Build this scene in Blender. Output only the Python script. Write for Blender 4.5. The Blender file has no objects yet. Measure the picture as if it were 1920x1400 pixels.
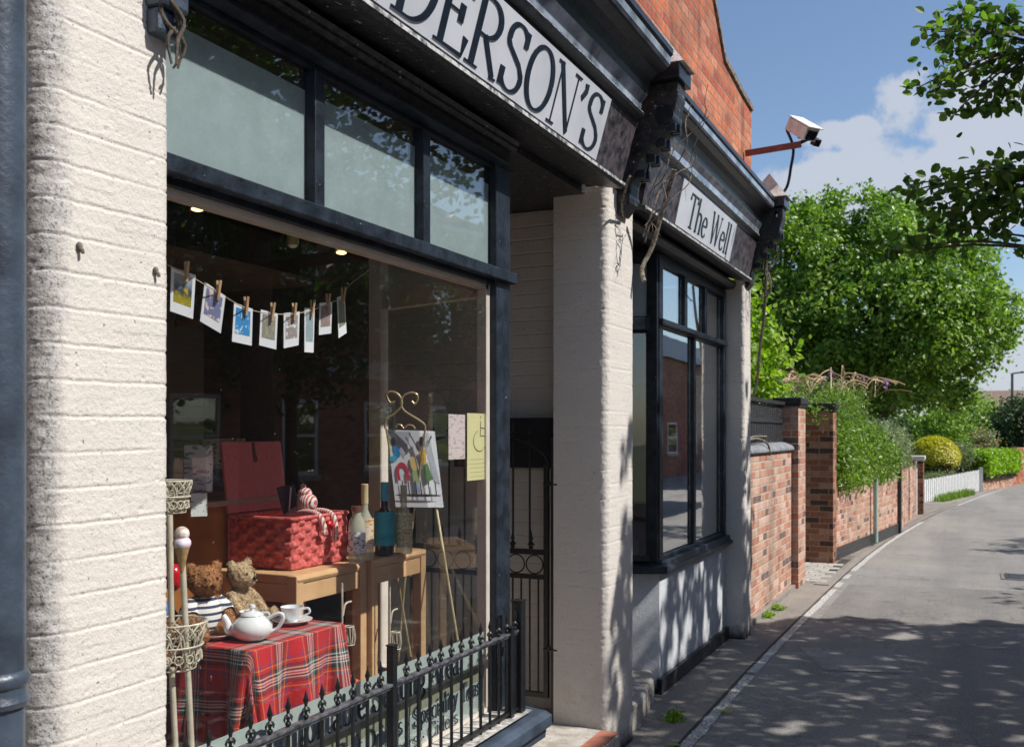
import bpy, math, random
import numpy as np
from mathutils import Vector, Matrix
R = math.radians
random.seed(7); rng = np.random.default_rng(11)
sc = bpy.context.scene
COL = sc.collection

# ---------------------------------------------------------------- camera
FPX = 1867.0; VPX = 1828.0; HOR = 812.0            # focal length in photo pixels, street vanishing point, horizon
TH = math.atan((VPX - 960) / FPX)
CAM = Vector((1.71, 0, 1.69))
FW = Vector((-math.sin(TH), math.cos(TH), 0)); RT = Vector((math.cos(TH), math.sin(TH), 0))
cd = bpy.data.cameras.new('camera'); cam = bpy.data.objects.new('camera', cd); COL.objects.link(cam)
cam.location = CAM; cam.rotation_euler = (R(90), 0, TH)
cd.sensor_width = 36; cd.lens = 36 * FPX / 1920
cd.shift_y = (HOR - 700) / 1920
cd.clip_start = 0.05; cd.clip_end = 1500
cd.dof.use_dof = True; cd.dof.focus_distance = 3.6; cd.dof.aperture_fstop = 7.0
sc.camera = cam
# ---------------------------------------------------------------- world, sun, exposure
SUN_EL = R(50); SUN_AZ = R(10)                      # azimuth from +X (street side) towards +Y
SD = Vector((math.cos(SUN_EL)*math.cos(SUN_AZ), math.cos(SUN_EL)*math.sin(SUN_AZ), math.sin(SUN_EL)))
K1, K2 = SD.x / SD.z, SD.y / SD.z
w = bpy.data.worlds.new("World"); sc.world = w; w.use_nodes = True
nt = w.node_tree; nt.nodes.clear()
def N(nt, t, **k):
    n = nt.nodes.new(t)
    for a, b in k.items():
        if a.startswith('i_'):
            n.inputs[a[2:].replace('_', ' ')].default_value = b
        else: setattr(n, a, b)
    return n
def mth(nt, op, a, b=None, c=None, clamp=False):
    n = nt.nodes.new('ShaderNodeMath'); n.operation = op; n.use_clamp = clamp
    for i, v in enumerate((a, b, c)):
        if v is None: continue
        if isinstance(v, (int, float)): n.inputs[i].default_value = v
        else: nt.links.new(v, n.inputs[i])
    return n.outputs[0]
sky = N(nt, 'ShaderNodeTexSky', sky_type='NISHITA', sun_disc=False)
sky.sun_elevation = SUN_EL; sky.sun_rotation = R(90) - SUN_AZ
sky.air_density = 1.0; sky.dust_density = .8; sky.ozone_density = 3.0
bg = N(nt, 'ShaderNodeBackground'); bg.inputs['Strength'].default_value = 0.108
wo = N(nt, 'ShaderNodeOutputWorld')
tc = N(nt, 'ShaderNodeTexCoord')
def pdir(px, py):
    d = FW + RT * ((px - 960) / FPX) + Vector((0, 0, (HOR - py) / FPX)); return d.normalized()
nz = N(nt, 'ShaderNodeTexNoise'); nz.inputs['Scale'].default_value = 20; nz.inputs['Detail'].default_value = 8; nz.inputs['Roughness'].default_value = .6
nt.links.new(tc.outputs['Generated'], nz.inputs['Vector'])
mask = None
cl = [((1560, 350), 13, 30), ((1650, 325), 12, 24), ((1760, 315), 12, 32), ((1830, 300), 16, 44), ((1500, 372), 14, 40), ((1780, 225), 15, 34), ((1860, 190), 11, 24), ((1590, 254), 26, 60), ((1620, 390), 8, 24),
      ((1915, 245), 20, 44), ((1890, 600), 12, 26), ((1700, 400), 8, 22), ((1850, 760), 6, 14), ((900, -200), 5, 10), ((300, -300), 4, 9), ((1300, -420), 5, 12)]
for (p, sh, sv) in cl:
    c = pdir(*p)
    dt = N(nt, 'ShaderNodeVectorMath', operation='SUBTRACT'); nt.links.new(tc.outputs['Generated'], dt.inputs[0]); dt.inputs[1].default_value = c
    sp = N(nt, 'ShaderNodeSeparateXYZ')
    nt.links.new(dt.outputs[0], sp.inputs[0])
    hx = mth(nt, 'MULTIPLY', mth(nt, 'ADD', mth(nt, 'MULTIPLY', sp.outputs[0], RT.x), mth(nt, 'MULTIPLY', sp.outputs[1], RT.y)), sh)
    fx = mth(nt, 'MULTIPLY', mth(nt, 'ADD', mth(nt, 'MULTIPLY', sp.outputs[0], FW.x), mth(nt, 'MULTIPLY', sp.outputs[1], FW.y)), 2)
    vz = mth(nt, 'MULTIPLY', sp.outputs[2], sv)
    d2 = mth(nt, 'ADD', mth(nt, 'ADD', mth(nt, 'MULTIPLY', hx, hx), mth(nt, 'MULTIPLY', vz, vz)), mth(nt, 'MULTIPLY', fx, fx))
    m = mth(nt, 'SUBTRACT', 1.0, d2)
    mask = m if mask is None else mth(nt, 'MAXIMUM', mask, m)
mk = mth(nt, 'ADD', mth(nt, 'MULTIPLY', mth(nt, 'MAXIMUM', mask, -1.0), .7), mth(nt, 'MULTIPLY', mth(nt, 'SUBTRACT', nz.outputs['Fac'], 0.5), 2.6))
mr = N(nt, 'ShaderNodeMapRange', interpolation_type='SMOOTHSTEP'); mr.inputs['From Min'].default_value = .0; mr.inputs['From Max'].default_value = .42; mr.inputs['To Max'].default_value = .85
nt.links.new(mk, mr.inputs['Value'])
mx = N(nt, 'ShaderNodeMix', data_type='RGBA'); nt.links.new(mr.outputs[0], mx.inputs['Factor'])
nt.links.new(sky.outputs[0], mx.inputs['A']); mx.inputs['B'].default_value = (4.3, 4.6, 5.2, 1)
nt.links.new(mx.outputs['Result'], bg.inputs['Color']); nt.links.new(bg.outputs[0], wo.inputs['Surface'])
sd = bpy.data.lights.new('sun', 'SUN'); sd.energy = 5.0; sd.angle = R(0.53); sd.color = (1.0, .965, .91)
sun = bpy.data.objects.new('sun', sd); COL.objects.link(sun)
sun.rotation_euler = SD.to_track_quat('Z', 'Y').to_euler(); sun.location = (6, 4, 9)
sc.view_settings.view_transform = 'Standard'; sc.view_settings.look = 'None'
sc.view_settings.exposure = 0.35; sc.view_settings.gamma = 1.0; sc.view_settings.use_curve_mapping = False
sc.render.engine = 'CYCLES'; sc.cycles.max_bounces = 9; sc.cycles.transparent_max_bounces = 24
sc.cycles.diffuse_bounces = 4; sc.cycles.glossy_bounces = 4

# ---------------------------------------------------------------- measuring helpers (where a feature seen in the photo stands on a known plane)
def ray(px, py): return FW + RT * ((px - 960) / FPX) + Vector((0, 0, (HOR - py) / FPX))
def PX(px, py, X):
    d = ray(px, py); return CAM + d * ((X - CAM.x) / d.x)
def PZ(px, py, Z=0.0):
    d = ray(px, py); return CAM + d * ((Z - CAM.z) / d.z)
def PT(px, py, t): return CAM + ray(px, py) * t      # t = distance along the optical axis

# ---------------------------------------------------------------- object helpers
def tag(o, label=None, cat=None, group=None, kind=None):
    if label: o['label'] = label
    if cat: o['category'] = cat
    if group: o['group'] = group
    if kind: o['kind'] = kind
    return o
def thing(name, label, cat, loc=(0, 0, 0), group=None, rz=0):
    o = bpy.data.objects.new(name, None); COL.objects.link(o); o.location = loc; o.rotation_euler = (0, 0, rz)
    o.empty_display_size = .1
    return tag(o, label, cat, group)
def parent(o, p, keep=True):
    o.parent = p
    if keep:
        o.matrix_parent_inverse = (Matrix.Translation(p.location) @ p.rotation_euler.to_matrix().to_4x4()).inverted() if p.parent is None else Matrix.Identity(4)
    return o
class MB:
    def __init__(s): s.v = []; s.f = []; s.m = []; s.uv = None
    def add(s, vs, fs, mi=0):
        b = len(s.v); s.v += [tuple(q) for q in vs]; s.f += [tuple(i + b for i in f) for f in fs]; s.m += [mi] * len(fs); return s
    def box(s, a, b, mi=0):
        x0, y0, z0 = a; x1, y1, z1 = b
        if x0 > x1: x0, x1 = x1, x0
        if y0 > y1: y0, y1 = y1, y0
        if z0 > z1: z0, z1 = z1, z0
        return s.add([(x0,y0,z0),(x1,y0,z0),(x1,y1,z0),(x0,y1,z0),(x0,y0,z1),(x1,y0,z1),(x1,y1,z1),(x0,y1,z1)],
              [(0,3,2,1),(4,5,6,7),(0,1,5,4),(1,2,6,5),(2,3,7,6),(3,0,4,7)], mi)
    def bar(s, p, q, w, h, up=(0, 0, 1), mi=0):        # rectangular bar between two points
        p = Vector(p); q = Vector(q); d = (q - p).normalized(); up = Vector(up)
        a = d.cross(up)
        if a.length < 1e-4: a = d.cross(Vector((1, 0, 0)))
        a.normalize(); b = a.cross(d).normalized()
        vs = [e + a * (w/2*i) + b * (h/2*j) for e in (p, q) for i, j in ((-1,-1),(1,-1),(1,1),(-1,1))]
        return s.add(vs, [(0,1,2,3),(7,6,5,4),(0,4,5,1),(1,5,6,2),(2,6,7,3),(3,7,4,0)], mi)
    def tube(s, pts, rad, n=8, mi=0, cap=True):
        pts = [Vector(p) for p in pts]; m = len(pts)
        if not hasattr(rad, '__len__'): rad = [rad] * m
        t0 = (pts[1] - pts[0]).normalized(); a = t0.orthogonal().normalized(); vs = []
        for i in range(m):
            t = (pts[min(i+1, m-1)] - pts[max(i-1, 0)]).normalized()
            a = (a - t * a.dot(t));
            if a.length < 1e-6: a = t.orthogonal()
            a.normalize(); b = t.cross(a)
            for k in range(n):
                an = 2*math.pi*k/n; vs.append(pts[i] + (a*math.cos(an) + b*math.sin(an)) * rad[i])
        fs = [(i*n+k, i*n+(k+1) % n, (i+1)*n+(k+1) % n, (i+1)*n+k) for i in range(m-1) for k in range(n)]
        if cap: fs += [tuple(range(n-1, -1, -1)), tuple((m-1)*n+k for k in range(n))]
        return s.add(vs, fs, mi)
    def lathe(s, c, prof, n=20, mi=0, axis=None, sx=1, sy=1):
        c = Vector(c); vs = []
        for r, z in prof:
            for k in range(n):
                an = 2*math.pi*k/n; vs.append(c + Vector((r*sx*math.cos(an), r*sy*math.sin(an), z)))
        m = len(prof)
        fs = [(i*n+k, i*n+(k+1) % n, (i+1)*n+(k+1) % n, (i+1)*n+k) for i in range(m-1) for k in range(n)]
        fs += [tuple(range(n-1, -1, -1)), tuple((m-1)*n+k for k in range(n))]
        return s.add(vs, fs, mi)
    def ball(s, c, r, nu=14, nv=9, rot=None, mi=0):
        c = Vector(c); r = Vector(r) if hasattr(r, '__len__') else Vector((r, r, r)); vs = []
        for j in range(1, nv):
            ph = math.pi*j/nv
            for i in range(nu):
                an = 2*math.pi*i/nu; q = Vector((r.x*math.sin(ph)*math.cos(an), r.y*math.sin(ph)*math.sin(an), r.z*math.cos(ph)))
                if rot is not None: q = rot @ q
                vs.append(c + q)
        top = Vector((0, 0, r.z)); bot = Vector((0, 0, -r.z))
        if rot is not None: top = rot @ top; bot = rot @ bot
        vs += [c + top, c + bot]; T = len(vs) - 2
        fs = [(j*nu+i, (j+1)*nu+i, (j+1)*nu+(i+1) % nu, j*nu+(i+1) % nu) for j in range(nv-2) for i in range(nu)]
        fs += [(T, i, (i+1) % nu) for i in range(nu)] + [(T+1, (nv-2)*nu+(i+1) % nu, (nv-2)*nu+i) for i in range(nu)]
        return s.add(vs, fs, mi)
    def prism(s, poly, axis, a, b, mi=0):              # polygon (u,v) extruded along axis 'x','y','z' from a to b
        def mk(u, v, t): return {'x': (t, u, v), 'y': (u, t, v), 'z': (u, v, t)}[axis]
        n = len(poly); vs = [mk(u, v, a) for u, v in poly] + [mk(u, v, b) for u, v in poly]
        fs = [tuple(range(n)), tuple(range(2*n-1, n-1, -1))] + [(i, i+n, (i+1) % n + n, (i+1) % n) for i in range(n)]
        return s.add(vs, fs, mi)
    def build(s, name, mats, par=None, smooth=False, bevel=0, recalc=True):
        org = Vector((0, 0, 0))
        if par is None:
            va = np.array([tuple(q) for q in s.v]); lo = va.min(0); hi = va.max(0); org = Vector(((lo[0]+hi[0])/2, (lo[1]+hi[1])/2, lo[2]))
            s.v = [tuple(q) for q in (va - np.array(org))]
        me = bpy.data.meshes.new(name); me.from_pydata(s.v, [], s.f)
        if not isinstance(mats, (list, tuple)): mats = [mats]
        for m in mats: me.materials.append(m)
        if len(mats) > 1: me.polygons.foreach_set('material_index', s.m)
        if recalc:
            import bmesh
            bm = bmesh.new(); bm.from_mesh(me); bmesh.ops.recalc_face_normals(bm, faces=bm.faces); bm.to_mesh(me); bm.free()
        if smooth:
            me.polygons.foreach_set('use_smooth', [True]*len(me.polygons))
            try: me.set_sharp_from_angle(angle=R(40))
            except Exception: pass
        o = bpy.data.objects.new(name, me); COL.objects.link(o)
        if par is None: o.location = org
        if bevel:
            bv = o.modifiers.new('bevel', 'BEVEL'); bv.width = bevel; bv.segments = 2; bv.limit_method = 'ANGLE'; bv.angle_limit = R(35)
        if par is not None: parent(o, par)
        return o
def copy_tree(o, par=None):
    c = o.copy(); COL.objects.link(c)
    if par is not None: c.parent = par
    for ch in [x for x in bpy.data.objects if x.parent == o]: copy_tree(ch, c)
    return c
# numpy value noise
def vnoise(x, y, seed=0):
    xi = np.floor(x).astype(np.int64); yi = np.floor(y).astype(np.int64); xf = x - xi; yf = y - yi
    def h(a, b):
        n = (a * 374761393 + b * 668265263 + seed * 1442695041) & 0xffffffff
        n = ((n ^ (n >> 13)) * 1274126177) & 0xffffffff
        return ((n ^ (n >> 16)) & 0xffff) / 65535.0
    u = xf*xf*(3-2*xf); v = yf*yf*(3-2*yf)
    return (h(xi, yi)*(1-u) + h(xi+1, yi)*u)*(1-v) + (h(xi, yi+1)*(1-u) + h(xi+1, yi+1)*u)*v
def fbm(x, y, o=4, seed=0):
    t = 0; a = .5
    for i in range(o): t = t + a*vnoise(x*2**i, y*2**i, seed+i); a *= .5
    return t

# ---------------------------------------------------------------- materials
def pbsdf(name):
    m = bpy.data.materials.new(name); m.use_nodes = True; t = m.node_tree
    return m, t, t.nodes['Principled BSDF']
def ramp(t, fac, stops, interp='LINEAR'):
    r = t.nodes.new('ShaderNodeValToRGB'); e = r.color_ramp; e.interpolation = interp
    while len(e.elements) < len(stops): e.elements.new(.5)
    for el, (p, c) in zip(e.elements, stops): el.position = p; el.color = (*c, 1)
    t.links.new(fac, r.inputs[0]); return r.outputs[0]
def noise(t, scale, detail=4, rough=.55, vec=None, dist=0):
    n = t.nodes.new('ShaderNodeTexNoise'); n.inputs['Scale'].default_value = scale; n.inputs['Detail'].default_value = detail
    n.inputs['Roughness'].default_value = rough; n.inputs['Distortion'].default_value = dist
    if vec is None:
        c = t.nodes.new('ShaderNodeTexCoord'); vec = c.outputs['Object']
    t.links.new(vec, n.inputs['Vector']); return n.outputs['Fac']
def mixc(t, f, a, b, mode='MIX'):
    n = t.nodes.new('ShaderNodeMix'); n.data_type = 'RGBA'; n.blend_type = mode
    for k, v in (('Factor', f), ('A', a), ('B', b)):
        if isinstance(v, (int, float)): n.inputs[k].default_value = v
        elif isinstance(v, tuple): n.inputs[k].default_value = (*v, 1) if len(v) == 3 else v
        else: t.links.new(v, n.inputs[k])
    return n.outputs['Result']
def bump(t, h, strength=.3, dist=.01, nrm=None):
    b = t.nodes.new('ShaderNodeBump'); b.inputs['Strength'].default_value = strength; b.inputs['Distance'].default_value = dist
    t.links.new(h, b.inputs['Height'])
    if nrm is not None: t.links.new(nrm, b.inputs['Normal'])
    return b.outputs[0]
def mat(name, c1, c2=None, rough=.6, scale=12, bs=0, bscale=None, metal=0, spec=.5, speck=None, coat=0, lo=.35, hi=.65, det=4):
    m, t, p = pbsdf(name)
    if c2 is None: c2 = tuple(x*.78 for x in c1)
    f = noise(t, scale, det)
    col = ramp(t, f, [(lo, c2), (hi, c1)])
    if speck:
        sp = noise(t, speck[0], 3, .6); col = mixc(t, ramp(t, sp, [(speck[1], (0, 0, 0)), (speck[1]+.03, (1, 1, 1))]), col, speck[2])
    t.links.new(col, p.inputs['Base Color']); p.inputs['Roughness'].default_value = rough; p.inputs['Metallic'].default_value = metal
    p.inputs['Specular IOR Level'].default_value = spec; p.inputs['Coat Weight'].default_value = coat; p.inputs['Coat Roughness'].default_value = .15
    if bs: t.links.new(bump(t, noise(t, bscale or scale*6, 5, .6), bs, .01), p.inputs['Normal'])
    return m
def brick_mat(name, cols, mortar=(.42, .36, .30), bw=.235, bh=.075, stain=None, mw=.011, soot=.0, bs=.8):
    m, t, p = pbsdf(name)
    tc = t.nodes.new('ShaderNodeTexCoord'); sp = t.nodes.new('ShaderNodeSeparateXYZ'); t.links.new(tc.outputs['Object'], sp.inputs[0])
    wob = mth(t, 'MULTIPLY', mth(t, 'SUBTRACT', noise(t, 18, 3), .5), .012)
    u = mth(t, 'ADD', mth(t, 'ADD', sp.outputs[0], sp.outputs[1]), wob); z = mth(t, 'ADD', sp.outputs[2], wob)
    zr = mth(t, 'DIVIDE', z, bh); row = mth(t, 'FLOOR', zr); zf = mth(t, 'SUBTRACT', zr, row)
    uu = mth(t, 'ADD', mth(t, 'DIVIDE', u, bw), mth(t, 'MULTIPLY', mth(t, 'FLOORED_MODULO', row, 2.0), .5)); ce = mth(t, 'FLOOR', uu); uf = mth(t, 'SUBTRACT', uu, ce)
    cb = t.nodes.new('ShaderNodeCombineXYZ'); t.links.new(ce, cb.inputs[0]); t.links.new(row, cb.inputs[1])
    wn = t.nodes.new('ShaderNodeTexWhiteNoise'); wn.noise_dimensions = '2D'; t.links.new(cb.outputs[0], wn.inputs['Vector'])
    n = len(cols); col = ramp(t, wn.outputs['Value'], [(i/n, c) for i, c in enumerate(cols)], 'CONSTANT')
    col = mixc(t, .55, col, ramp(t, noise(t, 30, 5, .65), [(.3, (.35, .3, .3)), (.7, (1.5, 1.4, 1.35))]), 'MULTIPLY')
    def edge(f, size):
        a = mth(t, 'MINIMUM', f, mth(t, 'SUBTRACT', 1.0, f)); return mth(t, 'MULTIPLY', a, size)
    d = mth(t, 'MINIMUM', edge(zf, bh), edge(uf, bw))
    d = mth(t, 'ADD', d, mth(t, 'MULTIPLY', mth(t, 'SUBTRACT', noise(t, 70, 3), .5), .006))
    mr = t.nodes.new('ShaderNodeMapRange'); mr.inputs['From Min'].default_value = mw*.5-.0015; mr.inputs['From Max'].default_value = mw*.5+.0015; t.links.new(d, mr.inputs['Value'])
    col = mixc(t, mr.outputs[0], mixc(t, noise(t, 9), mortar, tuple(x*.6 for x in mortar)), col)
    col = mixc(t, ramp(t, noise(t, 1.6, 5, .65), [(.45, (0, 0, 0)), (.75, (soot, soot, soot))]), col, (.05, .04, .035))
    mp = t.nodes.new('ShaderNodeMapping'); mp.inputs['Scale'].default_value = (3.2, 3.2, .35); t.links.new(tc.outputs['Object'], mp.inputs[0])
    col = mixc(t, ramp(t, noise(t, 1.0, 6, .6, vec=mp.outputs[0]), [(.54, (0, 0, 0)), (.66, (soot, soot, soot))]), col, (.06, .045, .04))
    col = mixc(t, ramp(t, noise(t, 45, 6, .7), [(.56, (0, 0, 0)), (.66, (.55, .55, .55))]), col, tuple(x*.9 for x in mortar))
    t.links.new(col, p.inputs['Base Color']); p.inputs['Roughness'].default_value = .9; p.inputs['Specular IOR Level'].default_value = .2
    h = mth(t, 'ADD', mth(t, 'MULTIPLY', mr.outputs[0], .6), mth(t, 'MULTIPLY', noise(t, 60, 5, .65), .5))
    t.links.new(bump(t, h, bs, .006), p.inputs['Normal'])
    return m
M = {}
# masonry paint: cream, thick, stippled, with chips and weather stains
def painted(name, base=(.60, .56, .51), dirt=(.42, .38, .32), amt=.5, joints=False, ystain=None):
    m, t, p = pbsdf(name)
    tc = t.nodes.new('ShaderNodeTexCoord'); sp = t.nodes.new('ShaderNodeSeparateXYZ'); t.links.new(tc.outputs['Object'], sp.inputs[0])
    col = ramp(t, noise(t, 5, 5, .6), [(.3, tuple(x*.93 for x in base)), (.7, base)])
    col = mixc(t, ramp(t, noise(t, 120, 3, .6), [(.34, (1, 1, 1)), (.37, (0, 0, 0))]), col, tuple(x*.72 for x in base))
    col = mixc(t, ramp(t, noise(t, 75, 4, .7), [(.325, (1, 1, 1)), (.345, (0, 0, 0))]), col, (.12, .11, .10))
    low = t.nodes.new('ShaderNodeMapRange'); low.inputs['From Min'].default_value = .75; low.inputs['From Max'].default_value = .08; t.links.new(sp.outputs[2], low.inputs['Value'])
    g = mth(t, 'MULTIPLY', low.outputs[0], ramp(t, noise(t, 22, 5, .7), [(.44, (0, 0, 0)), (.6, (1, 1, 1))]))
    col = mixc(t, mth(t, 'MULTIPLY', g, amt), col, dirt)
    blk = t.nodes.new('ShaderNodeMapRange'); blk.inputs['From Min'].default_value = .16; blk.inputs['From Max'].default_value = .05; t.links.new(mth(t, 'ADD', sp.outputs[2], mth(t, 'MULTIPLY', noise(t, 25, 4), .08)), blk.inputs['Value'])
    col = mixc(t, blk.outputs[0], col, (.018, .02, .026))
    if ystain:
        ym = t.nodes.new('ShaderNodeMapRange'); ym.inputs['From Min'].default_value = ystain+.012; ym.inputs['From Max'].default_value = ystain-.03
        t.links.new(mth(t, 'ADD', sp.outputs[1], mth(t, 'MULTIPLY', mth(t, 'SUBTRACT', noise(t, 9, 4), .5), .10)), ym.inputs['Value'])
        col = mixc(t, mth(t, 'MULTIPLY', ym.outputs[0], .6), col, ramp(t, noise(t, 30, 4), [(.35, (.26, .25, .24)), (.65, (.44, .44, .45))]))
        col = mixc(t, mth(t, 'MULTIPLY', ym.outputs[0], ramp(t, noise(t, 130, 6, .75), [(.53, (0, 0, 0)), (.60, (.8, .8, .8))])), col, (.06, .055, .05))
    t.links.new(col, p.inputs['Base Color']); p.inputs['Roughness'].default_value = .75; p.inputs['Specular IOR Level'].default_value = .3
    h = mth(t, 'ADD', mth(t, 'MULTIPLY', noise(t, 90, 5, .6), 1.0), mth(t, 'MULTIPLY', noise(t, 260, 3, .6), .45))
    if joints:
        zr = mth(t, 'DIVIDE', mth(t, 'ADD', sp.outputs[2], mth(t, 'MULTIPLY', noise(t, 10, 3), .01)), .075); zf = mth(t, 'FRACT', zr)
        e = mth(t, 'MINIMUM', zf, mth(t, 'SUBTRACT', 1.0, zf)); j = t.nodes.new('ShaderNodeMapRange'); j.inputs['From Max'].default_value = .09; t.links.new(e, j.inputs['Value'])
        h = mth(t, 'ADD', h, mth(t, 'MULTIPLY', j.outputs[0], .9))
    t.links.new(bump(t, h, .55, .006), p.inputs['Normal']); return m
M['paint'] = painted('cream masonry paint')
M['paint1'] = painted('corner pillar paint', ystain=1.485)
M['paint_j'] = painted('cream painted brick', joints=True)
M['paint_g'] = painted('grey painted render', base=(.56, .58, .60), dirt=(.3, .3, .3), joints=False)
M['black'] = mat('black gloss paint', (.022, .026, .034), (.008, .010, .014), rough=.28, scale=20, bs=.25, bscale=60, speck=(60, .74, (.4, .4, .4)))
M['blackw'] = mat('weathered black paint', (.045, .047, .05), (.008, .009, .011), rough=.42, scale=35, bs=.6, bscale=70, speck=(40, .66, (.38, .36, .33)), det=8)
M['frame'] = mat('blue black window paint', (.020, .028, .040), (.006, .009, .014), rough=.42, spec=.3, scale=16, bs=.25, bscale=80, speck=(60, .73, (.45, .45, .45)))
M['dust_highlight'] = mat('dusty worn paint edge', (.50, .50, .50), (.07, .075, .08), rough=.5, scale=30, bs=.4, lo=.38, hi=.56, det=9)  # ledge dust, plus bright moulding highlights put into the colour
M['cove'] = mat('blue grey glossy band', (.42, .47, .54), (.05, .06, .08), rough=.22, scale=6, bs=.15, bscale=60, coat=.6, det=9, lo=.3, hi=.7)  # sky reflection and sun sheen of the black gloss, painted as pale colour
M['slat'] = mat('ribbed black frieze', (.06, .068, .08), (.008, .01, .014), rough=.35, scale=90, bs=.9, bscale=140)
M['slate'] = mat('slate blue pipe paint', (.055, .075, .105), (.028, .038, .054), rough=.36, scale=9, bs=.25, bscale=50, speck=(55, .70, (.03, .03, .03)), det=6)
M['iron'] = mat('black iron', (.012, .013, .016), (.004, .005, .006), rough=.38, scale=40, bs=.3, bscale=120, speck=(60, .72, (.25, .26, .28)))
M['ironr'] = mat('worn black iron rail', (.11, .115, .13), (.02, .022, .026), rough=.4, scale=40, bs=.3, bscale=120)
M['sign'] = mat('pale sign board', (.58, .60, .65), (.50, .52, .57), rough=.4, scale=4)
M['letter'] = mat('dark navy lettering', (.012, .020, .038), (.008, .012, .022), rough=.35, scale=20)
M['marble'] = mat('black marbled end board', (.11, .09, .10), (.01, .01, .013), rough=.4, scale=22, bs=.4, det=8)
M['stone'] = mat('weathered stone', (.46, .42, .37), (.28, .25, .22), rough=.85, scale=14, bs=.6, bscale=60, speck=(45, .68, (.1, .09, .08)))
M['lead'] = mat('grey lead cap', (.50, .49, .47), (.30, .30, .30), rough=.7, scale=12, bs=.4)
M['brick_hot'] = brick_mat('orange red brick', [(.50, .15, .07), (.55, .19, .095), (.44, .12, .065), (.50, .19, .11), (.36, .10, .06), (.58, .25, .15)], (.33, .24, .18), soot=.75)
M['brick_pale'] = brick_mat('mixed salvaged brick', [(.46, .23, .15), (.52, .30, .21), (.42, .18, .12), (.56, .38, .29), (.47, .22, .15), (.46, .28, .20), (.52, .34, .26), (.17, .11, .10), (.43, .20, .14), (.60, .42, .34), (.48, .27, .19), (.54, .36, .27)], (.58, .50, .42), soot=.4, bw=.19, mw=.013)
M['brick_pier'] = brick_mat('banded pier brick', [(.30, .12, .07), (.09, .05, .04), (.36, .17, .10), (.26, .10, .06), (.42, .22, .14)], (.40, .30, .22), soot=.4)
M['brick_far'] = brick_mat('dark red brick across the street', [(.38, .14, .10), (.44, .17, .12), (.32, .11, .085), (.42, .19, .13)], (.34, .26, .22), soot=.3)
M['wood'] = mat('light beech wood', (.72, .47, .25), (.60, .36, .18), rough=.42, scale=7, bs=.1)
M['wood_d'] = mat('brown varnished wood', (.26, .10, .035), (.13, .045, .018), rough=.35, scale=5, bs=.1)
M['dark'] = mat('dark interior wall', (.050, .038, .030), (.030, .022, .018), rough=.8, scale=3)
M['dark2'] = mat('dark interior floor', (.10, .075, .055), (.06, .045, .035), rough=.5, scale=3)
M['tan'] = mat('tan interior trim', (.42, .31, .23), (.36, .26, .19), rough=.6, scale=6)
M['creamw'] = mat('cream painted timber', (.62, .56, .49), (.52, .47, .41), rough=.5, scale=9)
M['white'] = mat('white glazed china', (.80, .82, .83), (.76, .78, .79), rough=.12, scale=5, coat=.5)
M['whitep'] = mat('white paint', (.78, .79, .80), (.60, .60, .58), rough=.5, scale=14)
M['card'] = mat('white card', (.80, .82, .86), (.76, .78, .82), rough=.5, scale=5)
M['asphalt_base'] = None
def glass_mat(name, refl=.05, tint=(1, 1, 1), dirt=.04, boost=.95):
    m = bpy.data.materials.new(name); m.use_nodes = True; t = m.node_tree; t.nodes.clear()
    out = t.nodes.new('ShaderNodeOutputMaterial'); lw = t.nodes.new('ShaderNodeLayerWeight'); lw.inputs['Blend'].default_value = .5
    tr = t.nodes.new('ShaderNodeBsdfTransparent'); tr.inputs[0].default_value = (*tint, 1)
    gl = t.nodes.new('ShaderNodeBsdfGlossy'); gl.inputs['Roughness'].default_value = .012; gl.inputs[0].default_value = (1, 1, 1, 1)
    f = mth(t, 'ADD', mth(t, 'MULTIPLY', mth(t, 'POWER', lw.outputs['Facing'], 4.6), boost), refl, clamp=True)
    mx = t.nodes.new('ShaderNodeMixShader'); t.links.new(f, mx.inputs[0]); t.links.new(tr.outputs[0], mx.inputs[1]); t.links.new(gl.outputs[0], mx.inputs[2])
    t.links.new(bump(t, noise(t, 1.3, 2), .02, .05), gl.inputs['Normal'])
    df = t.nodes.new('ShaderNodeBsdfDiffuse'); df.inputs[0].default_value = (.75, .72, .68, 1)
    m2 = t.nodes.new('ShaderNodeMixShader')
    sp = ramp(t, noise(t, 55, 3, .7), [(.72, (0, 0, 0)), (.76, (1, 1, 1))])
    fac = mth(t, 'ADD', mth(t, 'MULTIPLY', sp, .13), mth(t, 'MULTIPLY', noise(t, 3, 5), dirt))
    t.links.new(fac, m2.inputs[0]); t.links.new(mx.outputs[0], m2.inputs[1]); t.links.new(df.outputs[0], m2.inputs[2])
    t.links.new(m2.outputs[0], out.inputs['Surface']); return m
M['glass'] = glass_mat('window glass', .085, (.99, .995, .99), .0025)
M['glassb'] = glass_mat('bay window glass', .38, (.85, .9, .9), .01)
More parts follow.
